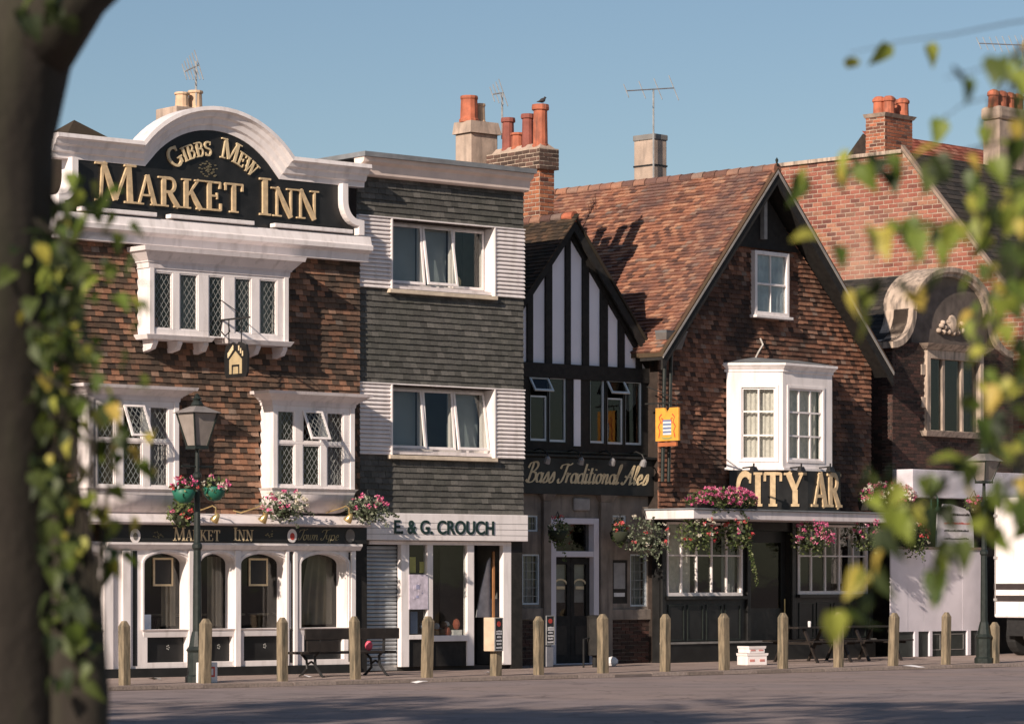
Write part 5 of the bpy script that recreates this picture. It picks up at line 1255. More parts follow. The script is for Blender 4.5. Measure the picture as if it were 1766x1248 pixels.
# bird on the tallest pot
bd = thing('bird', 'small dark bird perched on the tallest brick-stack pot', 'bird', K, xk+wk*.5+.06, yk+.22, K.Z(933, 181, yk+.22)+.01)
mb = MB(); pts = [((-.16,0,.04),.006),((-.09,0,.055),.02),((-.03,0,.075),.045),((.02,0,.095),.045),((.05,0,.125),.026),((.065,0,.15),.024),((.085,0,.15),.012),((.105,0,.148),.003)]
mb.tube([p for p, _ in pts], [r for _, r in pts], 8); mb.build('body', pm('dark_feathers', (.05,.045,.045), .8), bd, smooth=True)
for s_ in (-1, 1): MB().tube([(.0, s_*.02, .06), (.005, s_*.02, .0)], .004, 5).build('leg', pm('bird_leg', (.2,.1,.08)), bd)

# ================================================================ STREET FURNITURE
ordn = ['first','second','third','fourth','fifth','sixth','seventh','eighth','ninth','tenth','eleventh','twelfth','thirteenth','fourteenth','fifteenth']
bol = [(215,1070),(353,1066),(487,1064),(613,1062),(736,1062),(855,1112),(929,1062),(1040,1058),(1147,1058),(1249,1057),(1350,1056),(1446,1055),(1540,1056),(1631,1055),(1715,1072)]
near = ['in front of the left pilaster of the white arcade', 'beside the left lamp post', 'in front of the third arch of the white arcade', 'in front of the bench by the roller shutter', 'in front of the shop display window', 'short and carrying a boxed notice, by the shop doorway', 'carrying a black notice plate, left of the double doors', 'right of the double doors', 'at the left window of the black pub front', 'left of the white crates', 'right of the white crates', 'behind the low yellow-green leaf', 'at the left end of the grey hoarding', 'in front of the grey hoarding', 'beside the right-hand lamp post']
for i, (u, vt) in enumerate(bol):
    x = BL.X(u); h = BL.Z(u, vt)
    b = thing('bollard', 'square weathered oak bollard ' + near[i], 'bollard', BL, x, 0, 0, rz=R(3)+random.uniform(-.05, .05), group='oak bollards along the kerb')
    w_ = .074*random.uniform(.94, 1.07)
    mb = MB(); mb.add([(-w_,-w_,-.05),(w_,-w_,-.05),(w_,w_,-.05),(-w_,w_,-.05),(-w_,-w_,h-.09),(w_,-w_,h-.09),(w_,w_,h-.09),(-w_,w_,h-.09),(-w_*.45,-w_*.45,h),(w_*.45,-w_*.45,h),(w_*.45,w_*.45,h),(-w_*.45,w_*.45,h)],
        [(3,2,1,0),(0,1,5,4),(1,2,6,5),(2,3,7,6),(3,0,4,7),(4,5,9,8),(5,6,10,9),(6,7,11,10),(7,4,8,11),(8,9,10,11)])
    mb.build('post', WOOD, b, bevel=.008)
    b.rotation_euler.x = random.uniform(-.02, .02); b.rotation_euler.y = random.uniform(-.025, .025)
NOT = pm('black_notice', (.02,.02,.022), .4)
def notice_face(t, x0, x1, y, z0, z1):
    MB().box(x0, x1, y-.012, y, z0, z1).build('plate', NOT, t); MB().frame(x0-.015, x1+.015, z0-.015, z1+.015, .015, y-.018, y-.002).build('rim', STEEL, t)
    w_ = x1-x0; hh = z1-z0
    MB().ext([(x0+w_*(.5+.27*math.cos(q*math.pi/4+.39)), z1-hh*.17+hh*.09*math.sin(q*math.pi/4+.39)) for q in range(8)], y-.016, y-.0125).build('red_emblem', REDP, t)
    random.seed(4)
    for k, (f_, l) in enumerate(((.40, .7), (.48, .75), (.58, .5), (.70, .7), (.80, .55), (.92, .8))):
        mb = MB(); x = x0+w_*(1-l)/2
        while x < x1-w_*(1-l)/2: d = random.uniform(.012, .03); mb.box(x, min(x+d, x1), y-.015, y-.0125, z1-hh*f_-.018, z1-hh*f_+.018*random.uniform(.5, 1)); x += d+.007
        mb.build('print_line', PAPER, t)
s1 = thing('boxed_notice', 'thick boxed notice with black face and red emblem on the short bollard', 'sign', BL, BL.X(851), 0, 0, rz=R(10))
zt_, zb_ = BL.Z(852, 1064), BL.Z(852, 1122)
MB().box(-.13, .11, -.12, .12, zb_, zt_).build('box', pm('pale_ply', (.55,.42,.30), .8, .15, 6), s1, bevel=.008); notice_face(s1, -.11, .09, -.121, zb_+.02, zt_-.02)
s2 = thing('notice_plate', 'black notice plate with red emblem fixed to the bollard left of the double doors', 'sign', BL, BL.X(940), -.13, 0, rz=R(8))
notice_face(s2, -.10, .10, .0, BL.Z(940, 1110), BL.Z(940, 1062)); MB().box(-.09, .09, -.002, .02, .15, BL.Z(940, 1114)).build('backing_board', pm('grey_backing', (.25,.25,.27)), s2)

def lamp_post(label, u, vbase, vtop, vg0, vg1, wpx):
    p = gpt(u, vbase); k = p.y/F; Fl = Fr(p.x, p.y, 48)
    t = thing('street_lamp', label, 'lamp', Fl, 0, 0, 0, group='lantern lamp posts')
    Zf = lambda v: EYE+(VH-v)*k
    zt, zg1, zg0 = Zf(vtop), Zf(vg1), Zf(vg0); W2 = wpx*k/2/1.30
    MB().lathe([(.20,0),(.20,.10),(.165,.13),(.16,.5),(.185,.54),(.14,.60),(.11,.75),(.085,.85)], 0, 0, 12).build('base', DKGREEN, t)
    zz = zg0
    MB().lathe([(.075,.84),(.07,1.6),(.062,2.2),(.085,2.24),(.085,2.29),(.055,2.33),(.048,zz-.55),(.075,zz-.52),(.075,zz-.47),(.04,zz-.43),(.032,zz-.05)], 0, 0, 12).build('post', DKGREEN, t, smooth=False)
    MB().tube([(-.32,0,zz-.34),(.32,0,zz-.34)], .016, 6).build('ladder_bar', DKGREEN, t)
    w0, w1 = W2*.5, W2
    mb = MB()
    for sx_, sy_ in ((-1,-1),(1,-1),(1,1),(-1,1)): mb.bar((sx_*w0, sy_*w0, zg0), (sx_*w1, sy_*w1, zg1), .022)
    mb.box(-w0-.015, w0+.015, -w0-.015, w0+.015, zg0-.05, zg0); mb.build('lantern_frame', DKGREEN, t)
    GL = pm('frosted_lantern_glass', (.30,.26,.23), .25, .15, 5)
    for k_ in range(4):
        q = k_*math.pi/2; c, s_ = math.cos(q), math.sin(q)
        pts = [(-w0+.01, -w0+.012, zg0+.01), (w0-.01, -w0+.012, zg0+.01), (w1-.01, -w1+.012, zg1-.01), (-w1+.01, -w1+.012, zg1-.01)]
        MB().add([(x*c-y*s_, x*s_+y*c, z) for x, y, z in pts], [(0,1,2,3)]).build('lantern_glass', GL, t)
    zr = zg1+(zt-zg1)*.34
    mb = MB(); mb.add([(-w1-.05,-w1-.05,zg1),(w1+.05,-w1-.05,zg1),(w1+.05,w1+.05,zg1),(-w1-.05,w1+.05,zg1),(-.09,-.09,zr),(.09,-.09,zr),(.09,.09,zr),(-.09,.09,zr)], [(3,2,1,0),(4,5,6,7),(0,1,5,4),(1,2,6,5),(2,3,7,6),(3,0,4,7)]); mb.build('lantern_roof', pm('weathered_copper_roof', (.22,.20,.19), .5), t)
    hf = zt-zr; MB().lathe([(.09,0),(.11,hf*.1),(.08,hf*.35),(.06,hf*.45),(.085,hf*.58),(.05,hf*.72),(.03,hf*.82),(.035,hf*.9),(.004,hf)], 0, 0, 10).build('finial', DKGREEN, t, loc=(0,0,zr))
    return t, Fl, k
l1, F1, k1 = lamp_post('black lantern lamp post with flower pots in front of the white arcade', 340, 1176, 678, 769, 712, 66)
l2, F2, k2 = lamp_post('black lantern lamp post beside the white lorry at the right edge', 1697, 1143, 757, 829, 795, 52)
za = EYE+(VH-838)*k1
MB().tube([(-.42,0,za+.0),(-.2,0,za+.12),(0,0,za+.03),(.2,0,za+.12),(.42,0,za+.0)], .016, 6).build('basket_arm', DKGREEN, l1)

def quads(mb, c, n, r, size, rng, flat=0.0, normal=None):
    for _ in range(n):
        while True:
            d = Vector((rng.uniform(-1,1), rng.uniform(-1,1), rng.uniform(-1,1)))
            if .05 < d.length < 1: break
        d2 = d.normalized()*(.55+.45*rng.random())
        p = Vector((c[0]+d2.x*r[0], c[1]+d2.y*r[1], c[2]+d2.z*r[2]))
        a = Vector((rng.uniform(-1,1), rng.uniform(-1,1), rng.uniform(-1,1))).normalized(); b = a.cross(Vector((rng.uniform(-1,1), rng.uniform(-1,1), rng.uniform(-1,1)))).normalized()
        s_ = size*rng.uniform(.6, 1.3)
        mb.add([p-a*s_*.5, p+b*s_*.32, p+a*s_*.5, p-b*s_*.32], [(0,1,2,3)])
def flowers(label, Fm, u, v, y, rx, rz, pet, nf, cat='flower basket', name='hanging_basket', trail=(), fol=FOL, bowl=True, chain=.55, deep=1.0, gname='hanging flower baskets', seed=0, nl=None, side=None):
    rng = random.Random(seed+int(u)*7+int(v)); x, z = Fm.P(u, v, y); wp = Fm.world(x, y); k = wp.y/F
    X_, Z_ = rx*k*(1.4 if deep < 1 else 1.12), rz*k*1.12; Y_ = X_*.8*deep
    t = thing(name, label, cat, Fm, x, y, z, group=gname)
    if bowl: MB().lathe([(.02,-.22),(.10,-.20),(.17,-.12),(.20,.0),(.17,.02)], 0, 0, 10).build('bowl', pm('moss_liner', (.03,.035,.02), .95) if bowl is True else bowl, t, smooth=True)
    if not bowl: MB().frus(-X_*.85, X_*.85, -Y_*.5, Y_*.5, -Z_*1.0, -Z_*.35, -.02, .02).build('trough', BLACKM, t)
    mb = MB(); quads(mb, (0,0,-Z_*.05), nl or int(400*(rx/35)), (X_, Y_, Z_), .075, rng)
    for (du, dv, n_) in trail:
        tx, tz = du*k/.75, -dv*k
        for j in range(n_):
            s_ = rng.random(); quads(mb, (tx*(.3+.7*s_), -Y_*.6, tz*s_-.05), 1, (.05,.05,.04), .055, rng)
    stuff(mb.build('foliage', fol, t))
    for mi, (pm_, frac) in enumerate(pet):
        mb = MB()
        for _ in range(int(nf*frac)):
            a = rng.uniform(0, 6.28); e = rng.uniform(-.35, 1.0)
            ca = math.sqrt(max(0, 1-e*e*.8)); c = (X_*ca*math.cos(a)*.98, -abs(Y_*ca*math.sin(a))*1.02, Z_*e*.95)
            if side is not None: c = (c[0], c[1], abs(c[2]))
            if rng.random() < .5: c = (c[0]-.0, c[1], c[2])
            quads(mb, c, rng.randint(7, 13), (.05,.05,.04), .05, rng)
        stuff(mb.build('flowers', pm_, t))
    if chain:
        mb = MB()
        for q in range(3): mb.tube([(.18*math.cos(q*2.09), .18*math.sin(q*2.09), 0), (0, 0, chain)], .006, 5)
        mb.build('chain', IRON, t)
    return t
POTG = pm('green_plastic_pot', (.02,.14,.09), .5, .1, 5)
flowers('green pot of pink flowers on the left arm of the lamp post', F1, 317, 845, -.05, 24, 22, [(FLP,.7),(FLR,.3)], 13, 'flower pot', 'flower_pot', bowl=POTG, chain=0, nl=110, side=1)
flowers('green pot of pink and cream flowers on the right arm of the lamp post', F1, 369, 841, -.05, 24, 22, [(FLP,.6),(FLW,.4)], 12, 'flower pot', 'flower_pot', bowl=POTG, chain=0, nl=110, side=1)
flowers('trailing green basket with a few red flowers behind the lamp post', M, 314, 884, -.5, 26, 22, [(FLR,.6),(FLP,.4)], 7, bowl=True, chain=0, trail=((20, 26, 30),))
flowers('cream and pink flower basket under the leaded window right of the lamp post', M, 489, 872, -.62, 40, 26, [(FLW,.7),(FLP,.3)], 34, fol=FOLS, trail=((35, 10, 50),(10, 36, 30)), chain=0)
flowers('pink geranium basket at the corner beside the white shop fascia', M, 634, 877, -.55, 38, 24, [(FLP,1.0)], 14, fol=FOLS, trail=((38, 8, 70),(20, 25, 40)), side=1, chain=.35)
flowers('silvery foliage basket with red flowers right of the double doors', H, 1112, 926, -.7, 40, 36, [(FLR,.5),(FLW,.5)], 10, fol=FOLS, nl=420, trail=((30, 20, 60),(10, 45, 40)))
flowers('small red flower basket in shade left of the silvery basket', H, 1068, 918, -.5, 16, 22, [(FLR,1.0)], 5, chain=.4)
flowers('dim trailing basket hanging in front of the double doors', H, 962, 916, -.6, 18, 26, [(FLR,.6),(FLW,.4)], 4, chain=.4, trail=((5, 45, 30),))
flowers('red and cream basket at the left end of the white canopy', CC, 1200, 920, -1.05, 36, 30, [(FLR,.6),(FLW,.4)], 18, trail=((10, 34, 40),), chain=.35)
flowers('red flower basket trailing long silvery stems beside the pub door', CC, 1268, 918, -1.05, 33, 30, [(FLR,.7),(FLP,.3)], 13, trail=((28, 85, 150),(22, 60, 80)), chain=.35)
flowers('full round magenta flower basket right of the pub door', CC, 1398, 926, -1.05, 40, 28, [(FLP,.5),(FLM,.5)], 44, trail=((0, 30, 40),), chain=.35)
flowers('pink flower basket behind the big green leaves', CC, 1492, 922, -1.05, 30, 27, [(FLP,.6),(FLM,.4)], 16, trail=((6, 34, 40),), chain=.35)
flowers('red and cream basket hanging at the right end of the canopy', D, 1577, 930, -.9, 28, 30, [(FLR,.6),(FLW,.4)], 12, trail=((5, 34, 40),), chain=.45)
flowers('pink flower basket at the lamp post on the right', D, 1680, 868, -.9, 20, 12, [(FLP,1.0)], 14, chain=.3, side=1)
flowers('long planter of pink and magenta flowers on the left of the canopy roof', CC, 1244, 862, -1.1, 66, 21, [(FLM,.65),(FLP,.35)], 90, 'planter', 'planter', bowl=False, chain=0, deep=.35, nl=1500, trail=((-30, 20, 40),(40, 30, 60)), gname='planters on the canopy')
flowers('long planter of white and pink flowers on the right of the canopy roof', CC, 1530, 856, -.95, 56, 22, [(FLW,.5),(FLP,.3),(FLM,.2)], 80, 'planter', 'planter', bowl=False, chain=0, deep=.35, nl=1100, trail=((20, 18, 40),), gname='planters on the canopy')
# brass lamps on curled brackets over the arcade fascia
for i, u_ in enumerate((372, 455, 602)):
    t = thing('brass_lamp', 'brass bell lamp on a curled bracket over the fascia, %s of three' % ordn[i], 'lamp', M, M.X(u_, -.5), -.5, M.Z(u_, 893, -.5), group='brass lamps over the arcade')
    MB().tube([(-.35,.45,.14),(-.25,.35,.10),(-.12,.2,.16),(-.03,.05,.22),(.0,.0,.18),(0,0,.08)], .012, 6).build('arm', BRASS, t)
    MB().lathe([(.015,.10),(.04,.08),(.06,.02),(.085,-.06),(.08,-.07)], 0, 0, 12).build('shade', BRASS, t, smooth=True, rot=(R(30),R(20),0))
# hanging sign on the inn
xs_ = M.X(388, -.42); hs = thing('hanging_sign', 'black shaped hanging sign with gold gabled building on an iron bracket', 'sign', M, xs_, -.42, 0)
zt_, zb_ = M.Z(405, 590, -.7), M.Z(405, 651, -.7); ww = .72; Rx90 = (0, 0, R(-90))
def sp(mb, name, mat, dx=0): return mb.build(name, mat, hs, loc=(dx, 0, 0), rot=Rx90)   # board plane stands square to the wall
hh = zt_-zb_
sp(MB().ext([(.06,zb_),(ww-.06,zb_),(ww-.02,zb_+.12*hh),(ww,zb_+.6*hh),(ww-.05,zt_-.06),(ww*.62,zt_),(ww*.5,zt_-.07),(ww*.38,zt_),(.05,zt_-.06),(0,zb_+.6*hh),(.02,zb_+.12*hh)], -.02, .02), 'board', BLACK)
g_ = MB(); g_.ext([(.17,zb_+.10*hh),(.24,zb_+.10*hh),(.24,zb_+.36*hh),(ww-.24,zb_+.36*hh),(ww-.24,zb_+.10*hh),(ww-.17,zb_+.10*hh),(ww-.17,zb_+.50*hh),(ww*.5,zb_+.74*hh),(.17,zb_+.50*hh)], -.028, -.021); g_.ext([(.28,zb_+.10*hh),(ww-.28,zb_+.10*hh),(ww-.29,zb_+.30*hh),(.29,zb_+.30*hh)], -.028, -.021); sp(g_, 'gold_building', pm('aged_gilt', (.42,.33,.19)))
for s_ in (-1, 1):
    g_ = MB(); a, b = (ww*.5+s_*.07, zb_+.86*hh), (ww*.5+s_*.24, zb_+.62*hh); n = 6 if s_ < 0 else 3
    for j in range(n): c = (a[0]+(b[0]-a[0])*(j+.5)/n, a[1]+(b[1]-a[1])*(j+.5)/n); g_.box(c[0]-.018, c[0]+.014, -.027, -.021, c[1]-.045, c[1]+.045)
    sp(g_, 'gold_lettering', GOLDL)
MB().bar((0, .45, M.Z(395, 552, -.4)), (0, -.75, M.Z(395, 552, -.4)), .03).build('bracket', IRON, hs)
MB().tube([(0, .1, M.Z(395, 552, -.4)), (0, .14, M.Z(395, 570, -.4)), (0, .0, M.Z(395, 580, -.4)), (0, -.15, M.Z(395, 573, -.4)), (0, -.1, M.Z(395, 560, -.4))], .012, 6).build('scrollwork', IRON, hs)
MB().bar((0, -.12, zt_-.05), (0, -.12, M.Z(395, 552, -.4)), .015).build('hanger', IRON, hs); MB().bar((0, -.5, zt_-.05), (0, -.5, M.Z(395, 552, -.4)), .015).build('hanger', IRON, hs)
MB().bar((0, .45, M.Z(375, 505, 0)), (0, -.6, M.Z(400, 550, -.5)), .012).build('stay', IRON, hs)
# orange arms sign
xs_ = CC.X(1131, -.05); hs = thing('hanging_sign', 'orange arms sign with striped shield hanging between the timbered and tiled fronts', 'sign', CC, CC.X(1118, 0), -.22, 0)
zt_, zb_ = CC.Z(1150, 703, -.5), CC.Z(1150, 760, -.5); ww = .62; hh = zt_-zb_
sp(MB().ext([(0,zb_),(ww,zb_),(ww,zt_),(ww*.62,zt_),(ww*.5,zt_-.10),(ww*.38,zt_),(0,zt_)], -.025, .025), 'board', ORANGE)
sp(MB().box(.06, ww-.06, -.025, .025, zb_-.11, zb_-.03), 'name_strip', pm('rust_red', (.42,.13,.05)))
for j in range(4):
    sp(MB().box(ww*.33, ww*.69, -.031, -.0255, zb_+hh*(.18+.115*j), zb_+hh*(.235+.115*j)), 'shield_stripe', PAPER); sp(MB().box(ww*.33, ww*.69, -.030, -.0255, zb_+hh*(.237+.115*j), zb_+hh*(.292+.115*j)), 'shield_stripe', BLUEP)
for s_ in (-1, 1):
    g_ = MB(); ribbon(g_, [(.12,.1),(.2,.3),(.1,.45),(.24,.6),(.15,.75),(.3,.85)], .045, 0, 0, 1, 1, -.030, -.0255, lambda a, b, s_=s_: (ww*(.5+s_*(.44-a*.7)), zb_+hh*(b*.95)))
    ribbon(g_, [(.3,.55),(.38,.7),(.28,.72)], .04, 0, 0, 1, 1, -.031, -.0256, lambda a, b, s_=s_: (ww*(.5+s_*(.44-a*.7)), zb_+hh*(b*.95))); sp(g_, 'red_supporter', REDP)
g_ = MB(); ribbon(g_, [(.28,.1),(.4,.07),(.6,.07),(.72,.1)], .06, 0, 0, 1, 1, -.030, -.0255, lambda a, b: (ww*a, zb_+hh*b)); sp(g_, 'olive_scroll', pm('olive_scroll', (.35,.33,.10)))
MB().bar((0, .3, zt_+.1), (0, -.7, zt_+.1), .03).build('bracket', IRON, hs)
for yy in (-.08, -.54): MB().bar((0, yy, zt_-.02), (0, yy, zt_+.1), .015).build('hanger', IRON, hs)
MB().tube([(0, .25, zt_+.45), (0, -.2, zt_+.3), (0, -.6, zt_+.12)], .012, 6).build('scrollwork', IRON, hs)
# floodlights above the name board
for i, u_ in enumerate((1300, 1382, 1432)):
    t = thing('floodlight', 'small black floodlight over the gilt letters, %s of three' % ordn[i], 'lamp', CC, CC.X(u_, -1.2), -1.2, CC.Z(u_, 806, -1.2), group='floodlights over the gilt letters')
    MB().bar((0,.3,.0),(0,0,.02), .03).build('arm', IRON, t); MB().frus(-.07, .07, -.05, .05, -.09, .02, .02, -.02).build('head', IRON, t); MB().tube([(0,0,.0),(0,0,.09)], .02, 6).build('knuckle', IRON, t)

# bench with its back to us
bx, by = BL.G(606, 1166); bn = thing('bench', 'long black wooden bench with iron legs before the last arch and the shutter', 'bench', BL, bx, by, 0)
Lb = 1.05
for z_, h_ in ((.66, .19),): MB().box(-Lb, Lb, -.05, -.01, z_, z_+h_).build('backrest', DKWOOD, bn, bevel=.008)
MB().box(-Lb*.95, -Lb*.3, -.04, .0, .45, .64).build('back_panel', DKWOOD, bn)
for j in range(4): MB().box(-Lb*1.05, Lb*.97, .0+.13*j, .115+.13*j, .405, .445).build('seat_slat', DKWOOD, bn, bevel=.005)
for xx in (-.72, .72):
    mb = MB(); mb.tube([(xx,-.03,.84),(xx,-.01,.44),(xx,.12,.36),(xx,.1,.2),(xx,-.08,.03),(xx,-.14,.0)], .025, 6); mb.tube([(xx,.5,.40),(xx,.36,.3),(xx,.34,.15),(xx,.5,.03),(xx,.56,.0)], .025, 6); mb.tube([(xx,.1,.22),(xx,.22,.27),(xx,.34,.22)], .02, 6); mb.build('leg', IRON, bn)
bag = MB().ball((0,0,.09), .07, .05, .09, 8, 6).build('pink_bag', PINKP); bag.location = BL.world(bx+.55, by+.2, .445); tag(bag, 'small pink bag lying on the black bench seat', 'bag')
lb = thing('litter_box', 'white box with red print standing at the foot of the left lamp post', 'box', F1, -.02, -.30, 0, rz=R(10)); MB().box(-.16,.15,-.1,.1,0,.34).build('carton', PAPER, lb, bevel=.01); MB().frame(-.05,.08,.10,.27,.03,-.106,-.10).build('red_print', REDP, lb)
def crate(lbl, u, v, z, w_, h_, rz):
    x, y = BL.G(u, v); c = thing('crate', lbl, 'crate', BL, x, y, z, rz=rz, group='white crates by the pub')
    MB().box(-w_/2, w_/2, -.17, .17, 0, h_).build('body', WHITE2, c, bevel=.012); MB().frus(-w_/2, w_/2, -.17, .17, h_-.05, h_, .012, .02).build('rim', WHITE2, c)
    for s_ in (-1, 1): MB().box(s_*w_*.25-.06, s_*w_*.25+.06, -.176, -.17, h_*.3, h_*.5).build('label_print', pm('pale_red_print', (.6,.25,.22)), c)
crate('lower white plastic crate between two bollards by the pub door', 1297, 1146, 0, .50, .24, R(-8)); crate('upper white plastic crate of the pair by the pub door', 1296, 1146, .242, .42, .14, R(-4))
# picnic tables and stools before the black pub front
def picnic(lbl, u, v, rz=0):
    x, y = BL.G(u, v); t = thing('picnic_table', lbl, 'table', BL, x, y, 0, rz=rz, group='picnic tables before the pub')
    for j in range(4): MB().box(-.75, .75, -.3+.152*j, -.3+.152*j+.14, .70, .735).build('top_plank', DKWOOD, t, bevel=.005)
    for s_ in (-1, 1): MB().box(-.75, .75, s_*.62-.12, s_*.62+.12, .42, .455).build('seat', DKWOOD, t, bevel=.005)
    for xx in (-.5, .5):
        for s_ in (-1, 1): MB().bar((xx+.001*s_, s_*.62, .0), (xx+.001*s_, s_*.22, .70), .06, .04).build('leg', DKWOOD, t)
        MB().box(xx+.03, xx+.06, -.7, .7, .37, .42).build('cross_rail', DKWOOD, t)
    return t
picnic('dark picnic table nearer the pub door', 1402, 1141); picnic('dark picnic table nearer the grey hoarding', 1490, 1138)
gl = MB().lathe([(.03,0),(.035,.1),(.03,.12)], 0, 0, 8).build('glass_tumbler', PAPER); x, y = BL.G(1396, 1142); gl.location = BL.world(x, y, .737); tag(gl, 'small pale tumbler on the picnic table nearer the door', 'tumbler')
x, y = BL.G(1026, 1150); lbn = thing('litter_bin', 'slim black litter bin beside the double doors', 'bin', BL, x, y, 0); MB().lathe([(.05,0),(.05,.22),(.15,.24),(.16,.95),(.17,1.0),(.1,1.02)], 0, 0, 12).build('drum', BLACKM, lbn); MB().tube([(-.3,0,.0),(-.3,0,.55),(-.05,0,.6)], .02, 6).build('rail', IRON, lbn)
x, y = BL.G(1030, 1148); c = MB().ball((0,0,.09), .13, .1, .1, 8, 5).build('white_bag', PAPER); c.location = BL.world(x+.3, y-.1, 0); tag(c, 'crumpled whitish bag on the pavement by the litter bin', 'bag')
# scraps of litter
LIT = [(525,1168,'white scrap of litter under the left bench leg',.14),(268,1172,'grey flattened litter left of the lamp base',.16),(1572,1150,'torn white paper on the road before the hoarding',.28),(842,1162,'small pink-white scrap by the boxed-notice bollard',.10),(205,1183,'pale scrap at the foot of the leftmost bollard',.12),(722,1178,'thin pale scrap on the road before the shop',.2)]
for i, (u, v, lab, s_) in enumerate(LIT):
    zg = 0.003 if v < 1176 else -.066; p = gpt(u, v, zg); rng = random.Random(i); mb = MB(); n = 7
    pts = [(s_*rng.uniform(.5,1)*math.cos(q*6.28/n), s_*.5*rng.uniform(.5,1)*math.sin(q*6.28/n), rng.uniform(0,.05)) for q in range(n)]
    mb.add(pts+[(0,0,.05)], [(q, (q+1) % n, n) for q in range(n)]); o = mb.build('litter_scrap', PAPER if i != 1 else CONC); o.location = p; tag(o, lab, 'litter', 'scraps of litter on the ground')
# white lorry at the right edge
xv, yv = BL.G(1846, 1133); lo = thing('lorry', 'white box lorry with two dark stripes cut off by the right edge', 'lorry', BL, xv, yv, 0)
z1_, z0_ = EYE+(VH-852)*70.3/F, EYE+(VH-1067)*70.3/F
MB().box(0, 5.2, .0, 2.2, z0_, z1_).build('box_body', WHITE2, lo, bevel=.04)
for va, vb in ((1006, 1017), (1027, 1038)): MB().box(-.006, 5.2, -.006, 2.2, EYE+(VH-vb)*70.3/F, EYE+(VH-va)*70.3/F).build('stripe', pm('dark_brown_stripe', (.04,.03,.028), .5), lo)
for yy in (.05, 1.07, 1.13, 2.15): MB().box(-.012, -.0005, yy-.012, yy+.012, z0_+.08, z1_-.08).build('door_seam', pm('grey_seam', (.35,.33,.32)), lo)
for yy in (.98, 1.22): MB().tube([(-.03, yy, z0_+.1), (-.03, yy, z1_-.1)], .014, 6).build('lock_bar', STEEL, lo)
for yy in (.06, 2.14):
    for zz in (.15, .5, .85): MB().box(-.025, .0, yy-.05, yy+.05, z0_+(z1_-z0_)*zz-.03, z0_+(z1_-z0_)*zz+.03).build('hinge', STEEL, lo)
MB().box(.15, 5.0, .25, 1.95, .45, z0_-.002).build('chassis', IRON, lo)
for xx in (.75, 3.9):
    for yy in (.06, 1.9):
        wv = MB().lathe([(.25,-.13),(.42,-.13),(.45,-.08),(.45,.08),(.42,.13),(.25,.13)], 0, 0, 20).build('wheel', RUBBER, lo, loc=(xx, yy+.1, .45), rot=(R(90),0,0)); MB().lathe([(.05,-.10),(.24,-.08),(.26,.10),(.1,.14)], 0, 0, 14).build('hub', STEEL, wv)
MB().box(5.25, 6.9, .05, 2.1, .5, 2.3).build('cab', WHITE2, lo, bevel=.08); MB().box(-.05, .0, .1, .35, .75, .85).build('tail_light', REDP, lo); MB().frame(.1, 2.9, .5, z0_-.1, .04, -.02, .02).build('side_guard', STEEL, lo)

# ================================================================ TREES
def leaf_mesh(name, mat):
    p = [(0,.04),(.30,-.04),(.47,.28),(.30,.70),(.0,1.22),(-.27,.74),(-.45,.30),(-.27,-.02)]
    vs = [(x, y-.1, abs(x)*.42-.16*y*y) for x, y in p] + [(0, .3, -.01), (0, .62, -.05)]
    fs = [(0,1,8),(1,2,8),(2,9,8),(2,3,9),(3,4,9),(4,5,9),(5,6,9),(6,8,9),(6,7,8),(7,0,8)]
    me = bpy.data.meshes.new(name); me.from_pydata(vs, [], fs); me.materials.append(mat); return me
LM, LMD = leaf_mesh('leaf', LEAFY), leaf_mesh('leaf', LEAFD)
def at(u, v, dep): return Vector(((u-UC)/F*dep, dep, EYE+(VH-v)/F*dep))
def leaf_mat(p, size, rng, face=.5):
    n = Vector((rng.gauss(0,.8), -abs(rng.gauss(.35, .55))-.05, rng.uniform(-.5, 1.0))).normalized()
    tip = Vector((rng.uniform(-.7,.7), rng.uniform(-.3,.3), -1)).normalized(); x = tip.cross(n).normalized(); y = n.cross(x).normalized()
    m = Matrix(((x.x,y.x,n.x,0),(x.y,y.y,n.y,0),(x.z,y.z,n.z,0),(0,0,0,1)))
    return Matrix.Translation(p) @ m @ Matrix.Scale(size, 4)
def twig(parent, pts, r=.006): return MB().tube(pts, [r*(1-.7*i/(len(pts)-1)) for i in range(len(pts))], 5).build('twig', BARK, parent)
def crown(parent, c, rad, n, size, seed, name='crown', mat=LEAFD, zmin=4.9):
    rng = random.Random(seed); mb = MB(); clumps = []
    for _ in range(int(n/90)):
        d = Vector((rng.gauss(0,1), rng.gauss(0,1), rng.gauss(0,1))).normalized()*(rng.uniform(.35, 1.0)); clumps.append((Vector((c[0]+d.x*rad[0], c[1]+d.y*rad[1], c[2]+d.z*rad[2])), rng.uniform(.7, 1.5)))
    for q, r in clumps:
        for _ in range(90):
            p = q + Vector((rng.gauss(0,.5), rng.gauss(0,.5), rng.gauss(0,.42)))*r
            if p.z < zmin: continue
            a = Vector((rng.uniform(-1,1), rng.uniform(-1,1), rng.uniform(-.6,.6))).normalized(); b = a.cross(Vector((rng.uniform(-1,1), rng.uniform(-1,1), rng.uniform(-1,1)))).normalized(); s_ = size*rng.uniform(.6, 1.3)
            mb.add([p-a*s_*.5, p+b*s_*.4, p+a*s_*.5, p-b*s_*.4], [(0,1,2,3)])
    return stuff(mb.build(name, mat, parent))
rng = random.Random(21)
